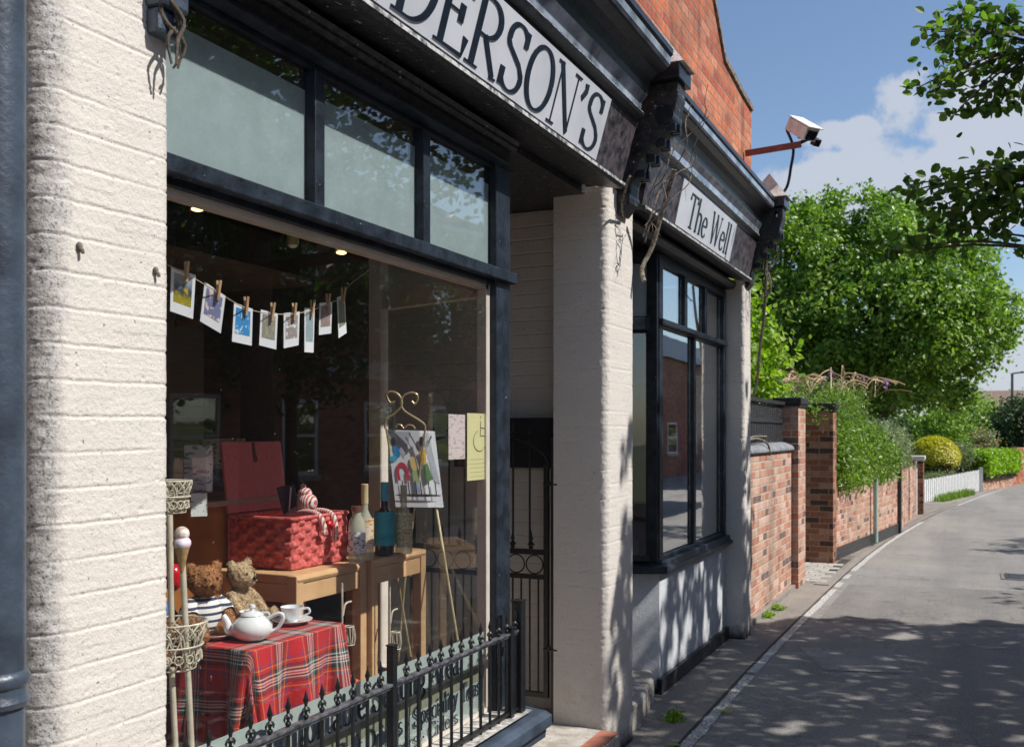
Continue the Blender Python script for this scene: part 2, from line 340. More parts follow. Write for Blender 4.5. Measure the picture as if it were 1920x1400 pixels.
def film_mat(name, c, alpha, rough=.35, trans=.5):
    m = bpy.data.materials.new(name); m.use_nodes = True; t = m.node_tree; t.nodes.clear(); out = t.nodes.new('ShaderNodeOutputMaterial')
    df = t.nodes.new('ShaderNodeBsdfDiffuse'); tl = t.nodes.new('ShaderNodeBsdfTranslucent'); tr = t.nodes.new('ShaderNodeBsdfTransparent')
    col = ramp(t, noise(t, 14, 6, .65), [(.3, tuple(x*.85 for x in c)), (.7, c)])
    for n in (df, tl): t.links.new(col, n.inputs[0])
    a = t.nodes.new('ShaderNodeMixShader'); a.inputs[0].default_value = trans; t.links.new(df.outputs[0], a.inputs[1]); t.links.new(tl.outputs[0], a.inputs[2])
    b = t.nodes.new('ShaderNodeMixShader'); b.inputs[0].default_value = alpha; t.links.new(tr.outputs[0], b.inputs[1]); t.links.new(a.outputs[0], b.inputs[2])
    t.links.new(b.outputs[0], out.inputs['Surface']); return m
M['frost'] = film_mat('frosted glass film', (.50, .61, .63), .94, trans=.42)
M['film'] = film_mat('pale green window film', (.52, .61, .58), .93, trans=.3)
M['band'] = film_mat('olive band on film', (.30, .31, .22), .95, trans=.2)
def leaf_mat(name, cols, trans=.35, rough=.45):
    m = bpy.data.materials.new(name); m.use_nodes = True; t = m.node_tree; t.nodes.clear(); out = t.nodes.new('ShaderNodeOutputMaterial')
    g = t.nodes.new('ShaderNodeNewGeometry'); n = len(cols)
    col = ramp(t, g.outputs['Random Per Island'], [(i/max(1, n-1), c) for i, c in enumerate(cols)])
    p = t.nodes.new('ShaderNodeBsdfPrincipled'); p.inputs['Roughness'].default_value = rough; p.inputs['Specular IOR Level'].default_value = .5
    tl = t.nodes.new('ShaderNodeBsdfTranslucent'); t.links.new(col, p.inputs['Base Color'])
    t.links.new(mixc(t, 1.0, col, (1.3, 1.5, .55), 'MULTIPLY'), tl.inputs[0])
    mx = t.nodes.new('ShaderNodeMixShader'); mx.inputs[0].default_value = trans; t.links.new(p.outputs[0], mx.inputs[1]); t.links.new(tl.outputs[0], mx.inputs[2])
    t.links.new(mx.outputs[0], out.inputs['Surface']); return m
M['leaf_tree'] = leaf_mat('mid green leaves', [(.045, .11, .018), (.15, .27, .035), (.31, .43, .06), (.11, .22, .04)])
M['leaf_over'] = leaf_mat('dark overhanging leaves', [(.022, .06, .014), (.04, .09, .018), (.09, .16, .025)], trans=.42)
M['leaf_ivy'] = leaf_mat('bright yellow green leaves', [(.12, .24, .02), (.22, .36, .03), (.36, .46, .05), (.10, .20, .02)], trans=.45)
M['leaf_hedge'] = leaf_mat('hedge leaves', [(.08, .17, .025), (.16, .27, .04), (.26, .35, .07), (.07, .14, .025)])
M['leaf_grey'] = leaf_mat('grey green leaves', [(.14, .19, .10), (.22, .27, .17), (.30, .33, .22), (.10, .15, .08)])
M['leaf_gold'] = leaf_mat('golden privet leaves', [(.30, .28, .02), (.42, .38, .03), (.24, .26, .02), (.50, .42, .05)], trans=.3)
M['leaf_lime'] = leaf_mat('lime hedge leaves', [(.20, .36, .02), (.36, .52, .04), (.09, .20, .02)], trans=.4)
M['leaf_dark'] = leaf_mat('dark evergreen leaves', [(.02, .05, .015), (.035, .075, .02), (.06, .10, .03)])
M['stalk'] = leaf_mat('pinkish dry flower spikes', [(.48, .32, .17), (.58, .40, .24), (.38, .27, .14)], trans=.2)
M['purple'] = leaf_mat('purple flowers', [(.22, .09, .35), (.34, .16, .48), (.42, .22, .42)], trans=.2)
M['orange'] = leaf_mat('orange flowers', [(.60, .18, .06), (.70, .30, .12), (.60, .40, .2)], trans=.2)
M['bark'] = mat('bark', (.12, .09, .065), (.05, .038, .03), rough=.9, scale=20, bs=.8, bscale=50)
M['vine'] = mat('dead vine stem', (.34, .29, .23), (.06, .048, .038), rough=.9, scale=45, bs=.9, bscale=120, det=7)

# ================================================================ GROUND, ROAD, PAVEMENT
def ground_mat(name, c1, c2, patchy=.5, sc_=1.0, gr=120, bs=.8, lines=False):
    m, t, p = pbsdf(name)
    col = ramp(t, noise(t, gr, 3, .7), [(.33, c2), (.62, c1)])
    col = mixc(t, patchy, col, ramp(t, noise(t, 1.4*sc_, 6, .6, dist=.4), [(.3, (.62, .62, .64)), (.7, (1.12, 1.1, 1.08))]), 'MULTIPLY')
    col = mixc(t, ramp(t, noise(t, 95, 2, .5), [(.68, (0, 0, 0)), (.71, (.7, .7, .7))]), col, (.34, .32, .29))
    col = mixc(t, .8, col, ramp(t, noise(t, 34, 6, .8), [(.36, (.66, .66, .67)), (.62, (1.16, 1.15, 1.13))]), 'MULTIPLY')
    mp = t.nodes.new('ShaderNodeMapping'); mp.inputs['Scale'].default_value = (1.6, .16, 1); tq = t.nodes.new('ShaderNodeTexCoord'); t.links.new(tq.outputs['Object'], mp.inputs[0])
    col = mixc(t, .6, col, ramp(t, noise(t, 1.0, 5, .6, vec=mp.outputs[0]), [(.4, (.74, .74, .76)), (.6, (1.08, 1.07, 1.05))]), 'MULTIPLY')
    # fine cracks
    v = t.nodes.new('ShaderNodeTexVoronoi'); v.feature = 'DISTANCE_TO_EDGE'; v.inputs['Scale'].default_value = .55
    tc = t.nodes.new('ShaderNodeTexCoord'); ds = t.nodes.new('ShaderNodeVectorMath'); ds.operation = 'ADD'
    nn = t.nodes.new('ShaderNodeTexNoise'); nn.inputs['Scale'].default_value = 2.5; nn.inputs['Detail'].default_value = 6; t.links.new(tc.outputs['Object'], nn.inputs['Vector'])
    t.links.new(tc.outputs['Object'], ds.inputs[0]); t.links.new(nn.outputs['Color'], ds.inputs[1]); t.links.new(ds.outputs[0], v.inputs['Vector'])
    cr = ramp(t, v.outputs['Distance'], [(.002, (.45, .45, .45)), (.006, (0, 0, 0))])
    col = mixc(t, cr, col, (.02, .02, .02))
    t.links.new(col, p.inputs['Base Color']); p.inputs['Roughness'].default_value = .82; p.inputs['Specular IOR Level'].default_value = .35
    t.links.new(bump(t, noise(t, gr*.8, 4, .7), bs, .006), p.inputs['Normal']); return m
M['asphalt'] = ground_mat('worn asphalt', (.36, .343, .32), (.11, .106, .102))
M['asphalt2'] = ground_mat('patched asphalt', (.31, .295, .275), (.085, .082, .078), sc_=2)
M['pave'] = ground_mat('concrete pavement', (.33, .30, .265), (.19, .17, .15), gr=160, sc_=1.6)
M['soil'] = ground_mat('garden soil and grass', (.10, .11, .05), (.05, .05, .03), gr=60)
def sheet(name, pts, z, m, kind='structure', par=None, thick=0):
    mb = MB(); n = len(pts)
    if thick: mb.prism(pts, 'z', z - thick, z)
    else: mb.add([(x, y, z) for x, y in pts], [tuple(range(n))])
    o = mb.build(name, m, par)
    if par is None: tag(o, kind=kind)
    return o
sheet('ground', [(-300, -120), (300, -120), (300, 500), (-300, 500)], -.008, M['soil'])
# edge of the carriageway (white line) measured on the ground, then a smooth bend to the right
edge = [(.33, -30), (.33, 0), (.31, 3), (.30, 5.3), (.28, 7.8), (.32, 10.5), (.36, 13.2), (.47, 16), (.66, 18.8), (1.05, 23.2), (1.95, 30.2), (2.95, 36), (4.6, 43), (7.4, 51), (12, 60), (22, 74)]
def resample(pts, n):
    p = np.array(pts, float); d = np.r_[0, np.cumsum(np.linalg.norm(np.diff(p, axis=0), axis=1))]; t = np.linspace(0, d[-1], n)
    q = np.c_[np.interp(t, d, p[:, 0]), np.interp(t, d, p[:, 1])]
    for _ in range(3): q[1:-1] = (q[:-2] + q[1:-1]*2 + q[2:]) / 4
    return q
E = resample(edge, 160)
T_ = np.gradient(E, axis=0); T_ /= np.linalg.norm(T_, axis=1)[:, None]; NR = np.c_[T_[:, 1], -T_[:, 0]]
def ribbon(name, a, b, z, m, i0=0, i1=160, jag=0, mi=None):
    L = E[i0:i1] + NR[i0:i1]*a; Q = E[i0:i1] + NR[i0:i1]*b; n = len(L)
    vs = [(x, y, z) for x, y in L] + [(x, y, z) for x, y in Q]
    o = MB().add(vs, [(i, i+n, i+n+1, i+1) for i in range(n-1)]).build(name, m); return tag(o, kind='structure')
ribbon('road', .02, 6.2, 0, M['asphalt'])
ribbon('pavement', -1.6, .02, .001, M['pave'])
ribbon('opposite_pavement', 6.2, 8.3, .09, M['pave'])
# white line, worn
m, t, p = pbsdf('worn road paint')
colr = mixc(t, ramp(t, noise(t, 60, 6, .75), [(.44, (1, 1, 1)), (.56, (0, 0, 0))]), (.60, .59, .56), (.16, .15, .145))
t.links.new(colr, p.inputs['Base Color']); p.inputs['Roughness'].default_value = .8; M['line'] = m
def line_piece(y0, y1, w0=.066, off=0):
    k = [i for i in range(len(E)) if True]; ys = np.arange(y0, y1, .05); xs = np.interp(ys, E[:, 1], E[:, 0]) + off
    j1 = (fbm(ys*6, ys*0+3, 3, 5)-.5)*.022; j2 = (fbm(ys*6, ys*0+9, 3, 8)-.5)*.022; n = len(ys)
    return [(x-w0/2+a, y, .005) for x, y, a in zip(xs, ys, j1)] + [(x+w0/2+b, y, .005) for x, y, b in zip(xs, ys, j2)], [(i, i+n, i+n+1, i+1) for i in range(n-1)]
mb = MB()
for a, b in ((-2, 7.02), (7.08, 11.25), (11.40, 11.85), (12.1, 12.5), (12.8, 20.5), (25.5, 33)): mb.add(*line_piece(a, b))
tag(mb.build('road_line', M['line'], recalc=False), kind='structure')
ribbon('kerb', -.30, -.17, .012, M['pave'], 62, 84)
ribbon('gutter_seam', -.06, -.035, .003, mat('dirty seam', (.05, .045, .04), rough=.95, scale=30), 40, 88)
# darker joint seam between footway and road further on, kerb edging strip
mb = MB()
for i in range(0, 150): pass
tag(sheet('asphalt_patch', [(.42, 9.3), (2.6, 9.9), (2.45, 12.0), (.43, 11.7)], .003, M['asphalt2']), kind='structure')
tag(sheet('trench_patch', [tuple(PZ(*q).xy) for q in ((1500, 1214), (1688, 1216), (1690, 1262), (1545, 1256))], .0035, ground_mat('trench asphalt', (.38, .365, .345), (.20, .19, .18), sc_=2)), kind='structure')
# drain cover in the road
mb = MB(); q = PZ(1912, 1082)
dc = thing('drain_cover', 'rectangular dark iron drain cover set in the sunlit road at the right edge', 'drain cover', (q.x, q.y, .004))
mb.box((q.x-.2, q.y-.28, -.02), (q.x+.25, q.y+.28, .008)); mb.build('cover_frame', M['asphalt2'], dc)
mb = MB()
for i in range(7): mb.box((q.x-.16, q.y-.23+i*.068, .009), (q.x+.21, q.y-.19+i*.068, .014))
mb.build('cover_bars', M['ironr'], dc)
# setts in the gateway opening
mb = MB()
for r_ in range(9):
    for c_ in range(10):
        x0 = -1.6 + c_*.2 + (r_ % 2)*.1; y0 = 11.68 + r_*.19
        if x0 > .05: continue
        mb.box((x0, y0, -.01), (x0+.185, y0+.175, .014+random.random()*.004))
tag(mb.build('driveway_setts', M['stone'], bevel=.004), kind='structure')
mb = MB(); mb.box((-2.2, 11.6, -.02), (.22, 13.45, .004)); tag(mb.build('driveway_bed', M['pave']), kind='structure')
mb = MB(); mb.box((.08, 11.5, -.02), (.24, 14.4, .012)); tag(mb.build('driveway_kerb', M['pave']), kind='structure')
# concrete crossing before the picket fence
tag(sheet('garden_path', [(-2.5, 23.2), (.95, 23.2), (1.3, 26.3), (-2.5, 26.2)], .008, M['pave']), kind='structure')

# ================================================================ LETTERING (pen drawn strokes built as thin raised shapes)
def arc(cx, cy, rx, ry, a0, a1, n=14):
    return [(cx+rx*math.cos(R(a0+(a1-a0)*i/n)), cy+ry*math.sin(R(a0+(a1-a0)*i/n))) for i in range(n+1)]
def sf(x, y, w=.13): return [(x-w, y), (x+w, y)]
G = {  # glyph -> (advance, strokes); cap height 1, x height .62
 'A': (.72, [[(.06, 0), (.36, 1)], [(.36, 1), (.64, 0)], [(.15, .34), (.54, .34)], sf(.06, 0, .09), sf(.64, 0, .11)]),
 'B': (.62, [[(.12, 0), (.12, 1)], [(.02, 1), (.3, 1)]+arc(.3, .76, .2, .24, 90, -90), arc(.3, .26, .25, .26, 90, -90)+[(.02, 0)], [(.12, .52), (.3, .52)]]),
 'C': (.66, [arc(.36, .5, .3, .5, 48, 320, 24), [(.57, .98), (.57, .76)]]),
 'D': (.70, [[(.14, 0), (.14, 1)], [(.02, 1), (.26, 1)]+arc(.26, .5, .36, .5, 90, -90, 20)+[(.02, 0)]]),
 'E': (.60, [[(.14, 0), (.14, 1)], [(.02, 1), (.52, 1), (.52, .8)], [(.14, .52), (.4, .52)], [(.4, .40), (.4, .64)], [(.02, 0), (.54, 0), (.56, .26)]]),
 'N': (.74, [[(.12, 0), (.12, 1)], [(.10, 1), (.60, 0)], [(.60, 0), (.60, 1)], sf(.12, 0, .1), sf(.08, 1, .08), sf(.60, 1, .1)]),
 'O': (.70, [arc(.35, .5, .3, .5, 0, 360, 30)]),
 'R': (.68, [[(.14, 0), (.14, 1)], [(.02, 1), (.3, 1)]+arc(.3, .74, .24, .26, 90, -90)+[(.14, .48)], [(.3, .48), (.6, 0)], sf(.14, 0), sf(.6, 0, .07)]),
 'S': (.58, [arc(.28, .75, .2, .25, 35, 200, 14)+[(.16, .6), (.4, .44)]+arc(.28, .25, .22, .25, 10, -150, 14), [(.46, .98), (.46, .74)], [(.08, .28), (.08, .02)]]),
 'T': (.66, [[(.33, 0), (.33, 1)], [(.04, .82), (.05, 1), (.61, 1), (.62, .82)], sf(.33, 0)]),
 'W': (.95, [[(.08, 1), (.28, 0)], [(.28, 0), (.46, 1)], [(.46, 1), (.66, 0)], [(.66, 0), (.86, 1)], sf(.08, 1, .08), sf(.46, 1, .06), sf(.86, 1, .08)]),
 "'": (.26, [[(.14, 1), (.15, .88), (.06, .72)]]),
 'a': (.5, [[(.1, .5)]+arc(.24, .46, .13, .16, 130, 0, 8)+[(.37, .08), (.46, .0)], arc(.22, .17, .15, .17, 70, 350, 14)]),
 'b': (.52, [[(.1, 0), (.1, 1.05)], arc(.27, .31, .19, .31, 150, -150, 18), sf(.07, 1.05, .05)]),
 'c': (.46, [arc(.26, .31, .2, .31, 50, 315, 16)]),
 'd': (.54, [[(.42, 0), (.42, 1.05)], arc(.25, .31, .19, .31, 30, 330, 18), sf(.38, 1.05, .05)]),
 'e': (.48, [[(.07, .34), (.42, .36)]+arc(.25, .31, .18, .31, 10, 318, 18)]),
 'f': (.32, [[(.14, 0), (.14, .8)]+arc(.25, .84, .11, .22, 180, 50, 6), [(.02, .6), (.28, .6)], sf(.14, 0, .09)]),
 'g': (.5, [arc(.25, .38, .17, .23, 0, 360, 18), arc(.25, -.1, .19, .17, 80, -240, 16)+[(.2, .14)], [(.36, .56), (.48, .6)]]),
 'h': (.54, [[(.1, 0), (.1, 1.05)], [(.1, .44)]+arc(.26, .44, .16, .18, 150, 0, 8)+[(.42, 0)], sf(.1, 0, .08), sf(.42, 0, .08)]),
 'i': (.25, [[(.12, 0), (.12, .62)], [(.12, .8), (.12, .9)], sf(.12, 0, .09), sf(.09, .62, .06)]),
 'k': (.52, [[(.1, 0), (.1, 1.05)], [(.4, .62), (.12, .28)], [(.2, .36), (.44, 0)], sf(.1, 0, .08)]),
 'l': (.25, [[(.12, 0), (.12, 1.05)], sf(.12, 0, .09), sf(.09, 1.05, .06)]),
 'm': (.8, [[(.1, 0), (.1, .62)], [(.1, .44)]+arc(.24, .44, .14, .18, 150, 0, 8)+[(.38, 0)], [(.38, .44)]+arc(.53, .44, .14, .18, 150, 0, 8)+[(.67, 0)], sf(.1, 0, .08), sf(.38, 0, .08), sf(.67, 0, .08)]),
 'n': (.54, [[(.1, 0), (.1, .62)], [(.1, .44)]+arc(.26, .44, .16, .18, 150, 0, 8)+[(.42, 0)], sf(.1, 0, .08), sf(.42, 0, .08)]),
 'o': (.5, [arc(.25, .31, .19, .31, 0, 360, 22)]),
 'p': (.54, [[(.1, -.32), (.1, .62)], arc(.28, .31, .19, .31, 150, -150, 18), sf(.1, -.32, .08)]),
 'r': (.38, [[(.1, 0), (.1, .62)], [(.1, .42), (.2, .58), (.34, .56)], sf(.1, 0, .09)]),
 's': (.42, [arc(.21, .46, .13, .16, 40, 200, 8)+[(.12, .38), (.3, .26)]+arc(.2, .16, .15, .16, 20, -150, 9)]),
 't': (.34, [[(.14, .82), (.14, .1), (.2, .01), (.32, .06)], [(.03, .6), (.3, .6)]]),
 'y': (.5, [[(.06, .62), (.26, 0)], [(.44, .62), (.2, -.2), (.06, -.3)], sf(.06, .62, .07), sf(.44, .62, .07)]),
 '.': (.3, [[(.14, .26), (.14, .40)]]), ' ': (.3, []),
}
def text_mesh(mb, txt, O, U, V, Nn, h, sx=1.0, thick=.13, thin=.035, depth=.003, track=0, width=None):
    adv = sum(G[c][0] + track for c in txt)
    if width: sx = width / (adv * h)
    O, U, V, Nn = map(Vector, (O, U, V, Nn)); x0 = 0; k = 0
    for ch in txt:
        a, strokes = G[ch]
        for st in strokes:
            P = [(x + x0, y) for x, y in st]; n = len(P); L = []; Q = []
            P2 = [((x)*sx*h, y*h) for x, y in P]
            for i in range(n):
                ax, ay = P2[max(i-1, 0)]; bx, by = P2[min(i+1, n-1)]; dx, dy = bx-ax, by-ay; l = math.hypot(dx, dy) or 1; dx /= l; dy /= l
                wd = h*(thin + (thick-thin)*abs(dy)**1.3)
                if n == 2 and ch in 'ANW' and dx*dy > 0: wd = h*thin*1.2
                if n == 2 and ch == 'N' and abs(P2[0][0]-P2[1][0]) < 1e-6: wd = h*thin*1.2
                wd *= min(1, sx*1.5)
                x, y = P2[i]; L.append((x - dy*wd/2, y + dx*wd/2)); Q.append((x + dy*wd/2, y - dx*wd/2))
            k += 1; dd = depth + (k % 7)*.00015
            vs = [O + U*x + V*y + Nn*dd for x, y in L + Q] + [O + U*x + V*y for x, y in L + Q]
            fs = [(i, i+n, i+n+1, i+1) for i in range(n-1)] + [(i, i+1, 2*n+i+1, 2*n+i) for i in range(n-1)] + [(n+i+1, n+i, 3*n+i, 3*n+i+1) for i in range(n-1)]
            fs += [(0, 2*n, 3*n, n), (n-1, 2*n-1, 4*n-1, 3*n-1)]
            mb.add(vs, fs)
        x0 += a + track
    return x0 * sx * h

# ================================================================ SHOP BUILDINGS
shop = thing('shop_building', 'cream painted corner of the teashop with black shopfront, lettered fascia and filled display window', 'shop', (0, 3, 0))
deli = thing('neighbouring_shop', 'second shop with canted black bay window and bare orange brick wall above its fascia', 'shop', (0, 7, 0))
def pillar(name, par, y0, y1, d, z0, z1, m, rr=.05, res=.006, rough=1.0, seed=0, right_side=True):
    path = []                                           # plan path: side facing -Y, rounded arris, front (+X), arris, side facing +Y
    def seg(ax, ay, bx, by, nx, ny):
        n = max(2, int(math.hypot(bx-ax, by-ay)/res/1.4))
        for i in range(n): u = i/n; path.append((ax+(bx-ax)*u, ay+(by-ay)*u, nx, ny, 0))
    def cor(cx, cy, a0, a1):
        n = 9
        for i in range(n): a = R(a0+(a1-a0)*i/n); path.append((cx+rr*math.cos(a), cy+rr*math.sin(a), math.cos(a), math.sin(a), 1))
    seg(-d, y0, -rr, y0, 0, -1); cor(-rr, y0+rr, -90, 0); seg(0, y0+rr, 0, y1-.02, 1, 0)
    path.append((-.004, y1-.005, .7, .7, .15)); path.append((-.02, y1, .3, .9, .1)); path.append((-d, y1, 0, 1, 0))
    P = np.array(path); s_ = np.r_[0, np.cumsum(np.hypot(np.diff(P[:, 0]), np.diff(P[:, 1])))]
    zs = np.arange(z0, z1+res, res); S, Z = np.meshgrid(s_, zs)
    zz = Z + (fbm(S*9, Z*0+seed, 3, 2+seed)-.5)*.007 + (fbm(S*1.5, Z*1.5, 2, 44+seed)-.5)*.008
    fr = zz/.075 - np.floor(zz/.075); e = np.minimum(fr, 1-fr)*.075
    row = np.floor(zz/.075 + .5)
    brk = np.clip((vnoise(S*7+row*3.7, row*1.0, 60+seed)-.12)*3, .15, 1)
    groove = -.0028*np.exp(-(e/.0024)**2)*brk + .0004*np.exp(-((e-.007)/.004)**2)
    # each course sits a little proud or back, with drips of thick paint
    step = (vnoise(row*1.0, np.floor(S/.11)*1.0, 90+seed)-.5)*.0016
    lump = (fbm(S*10, Z*10, 3, 5+seed)-.5)*.0012 + (fbm(S*85, Z*85, 3, 15+seed)-.5)*.0016
    pits = -np.clip(fbm(S*60, Z*60, 3, 25+seed)-.68, 0, 1)*.035
    cor_ = np.interp(S, s_, P[:, 4])
    bite = cor_*((fbm(S*70, Z*60, 4, 33+seed)-.5)*.007*rough)
    D = (groove + step + lump + pits)*rough + bite
    X = np.interp(S, s_, P[:, 0]) + np.interp(S, s_, P[:, 2])*D; Y = np.interp(S, s_, P[:, 1]) + np.interp(S, s_, P[:, 3])*D
    nz_, ns_ = S.shape; vs = np.c_[X.ravel(), Y.ravel(), Z.ravel()]
    idx = np.arange(nz_*ns_).reshape(nz_, ns_); f = np.stack([idx[:-1, :-1], idx[:-1, 1:], idx[1:, 1:], idx[1:, :-1]], -1).reshape(-1, 4)
    return grid_obj(name, vs, f, m, par)
def grid_obj(name, vs, f, m, par=None, smooth=True, uv=None, org=None):
    me = bpy.data.meshes.new(name); me.vertices.add(len(vs)); me.vertices.foreach_set('co', np.asarray(vs, np.float32).ravel())
    k = f.shape[1]; me.loops.add(f.size); me.loops.foreach_set('vertex_index', f.ravel().astype(np.int32)); me.polygons.add(len(f))
    me.polygons.foreach_set('loop_start', np.arange(len(f), dtype=np.int32)*k)
    if uv is not None:
        l = me.uv_layers.new(name='UVMap'); l.data.foreach_set('uv', uv[f.ravel()].astype(np.float32).ravel())
    me.update(calc_edges=True); me.polygons.foreach_set('use_smooth', np.full(len(f), smooth)); me.materials.append(m); me.validate()
    o = bpy.data.objects.new(name, me); COL.objects.link(o)
    if par is not None: parent(o, par)
    return o
# pillars
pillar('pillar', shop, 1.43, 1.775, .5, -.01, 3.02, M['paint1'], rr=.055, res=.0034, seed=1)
pillar('pillar', shop, 4.84, 5.27, .30, -.01, 2.96, M['paint'], rr=.04, res=.007, rough=1.0, seed=5)
pillar('pillar', deli, 8.19, 8.46, .16, -.01, 2.95, M['paint'], rr=.03, res=.01, rough=1.0, seed=9)
# wall behind the drain pipe and the lobby walls
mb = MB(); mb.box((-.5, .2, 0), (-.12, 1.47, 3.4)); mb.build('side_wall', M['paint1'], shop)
mb = MB(); mb.box((-4.6, 5.09, -.02), (-.26, 5.3, 2.925)); mb.build('lobby_wall', M['paint_j'], shop)
# lobby ceiling and soffit
mb = MB(); mb.box((-4.6, 1.5, 2.93), (-.125, 5.3, 3.0)); mb.build('lobby_ceiling', M['blackw'], shop)
# lobby step
st = MB(); st.prism([(-4.5, 3.86), (.07, 3.86), (.075, 4.83), (-.27, 4.835), (-.27, 5.08), (-4.5, 5.08)], 'z', -.01, .17); st.build('step', M['stone'], shop, bevel=.012)
mb = MB(); mb.box((-.02, 3.9, .171), (.072, 4.8, .177)); mb.build('step_tiles', mat('terracotta tile', (.42, .16, .10), (.30, .11, .07), rough=.6, scale=20), shop)
# stall riser under the window, timber sill
mb = MB(); mb.box((-.6, 1.7, 0), (-.075, 3.86, .44)); mb.build('stall_riser', M['paint_j'], shop)
mb = MB(); mb.prism([(-.14, .535), (.055, .515), (.085, .50), (.085, .455), (.06, .44), (.055, .40), (-.14, .40)], 'y', 1.72, 3.90); sl = mb.build('sill', M['slate'], shop, bevel=.004)
mb = MB(); mb.box((-.12, 1.75, .5355), (.035, 3.80, .5385)); mb.build('sill_top', mat('flaking sill paint', (.55, .52, .48), (.16, .15, .14), rough=.8, scale=30, bs=.5, det=8), shop)
# main display window: frame as parts of the window
win = MB()
win.box((-.135, 1.80, 2.305), (-.10, 3.85, 2.375)).box((-.10, 1.80, 2.325), (-.062, 3.87, 2.372))      # transom with weathering nose
win.box((-.135, 1.80, 2.785), (-.10, 3.85, 2.83)).prism([(-.10, 2.805), (-.06, 2.815), (-.06, 2.828), (-.10, 2.832)], 'y', 1.80, 3.87)
win.box((-.15, 3.715, .53), (-.088, 3.85, 2.85))
for a, b in ((2.465, 2.515), (3.115, 3.165)): win.box((-.135, a, 2.375), (-.088, b, 2.785))
window = win.build('window', M['frame'], shop, bevel=.004)
mb = MB(); mb.box((-.16, 3.68, .56), (-.118, 3.715, 2.305)).box((-.16, 1.8, 2.285), (-.118, 3.70, 2.305)).box((-.16, 1.8, .54), (-.12, 3.7, .56)); mb.build('inner_bead', M['creamw'], window)
mb = MB(); mb.box((-.1205, 1.8, .56), (-.1165, 3.70, 2.31)); mb.build('pane', M['glass'], window)
for a, b in ((1.8, 2.465), (2.515, 3.115), (3.165, 3.715)):
    mb = MB(); mb.box((-.1215, a, 2.375), (-.1175, b, 2.785)); mb.build('pane', M['glass'], window)
    mb = MB(); mb.box((-.131, a, 2.375), (-.1255, b, 2.725)); mb.build('frosting', M['frost'], window)
# frieze and mouldings between window head and soffit
mb = MB(); mb.prism([(-.14, 2.833), (-.098, 2.833), (-.092, 2.885), (-.14, 2.885)], 'y', 1.78, 3.86); mb.build('frieze', M['slat'], shop)
mb = MB(); mb.prism([(-.14, 2.886), (-.075, 2.888), (-.06, 2.90), (-.06, 2.912), (-.045, 2.925), (-.14, 2.929)], 'y', 1.78, 3.87); mb.build('head_moulding', M['blackw'], shop, bevel=.002)
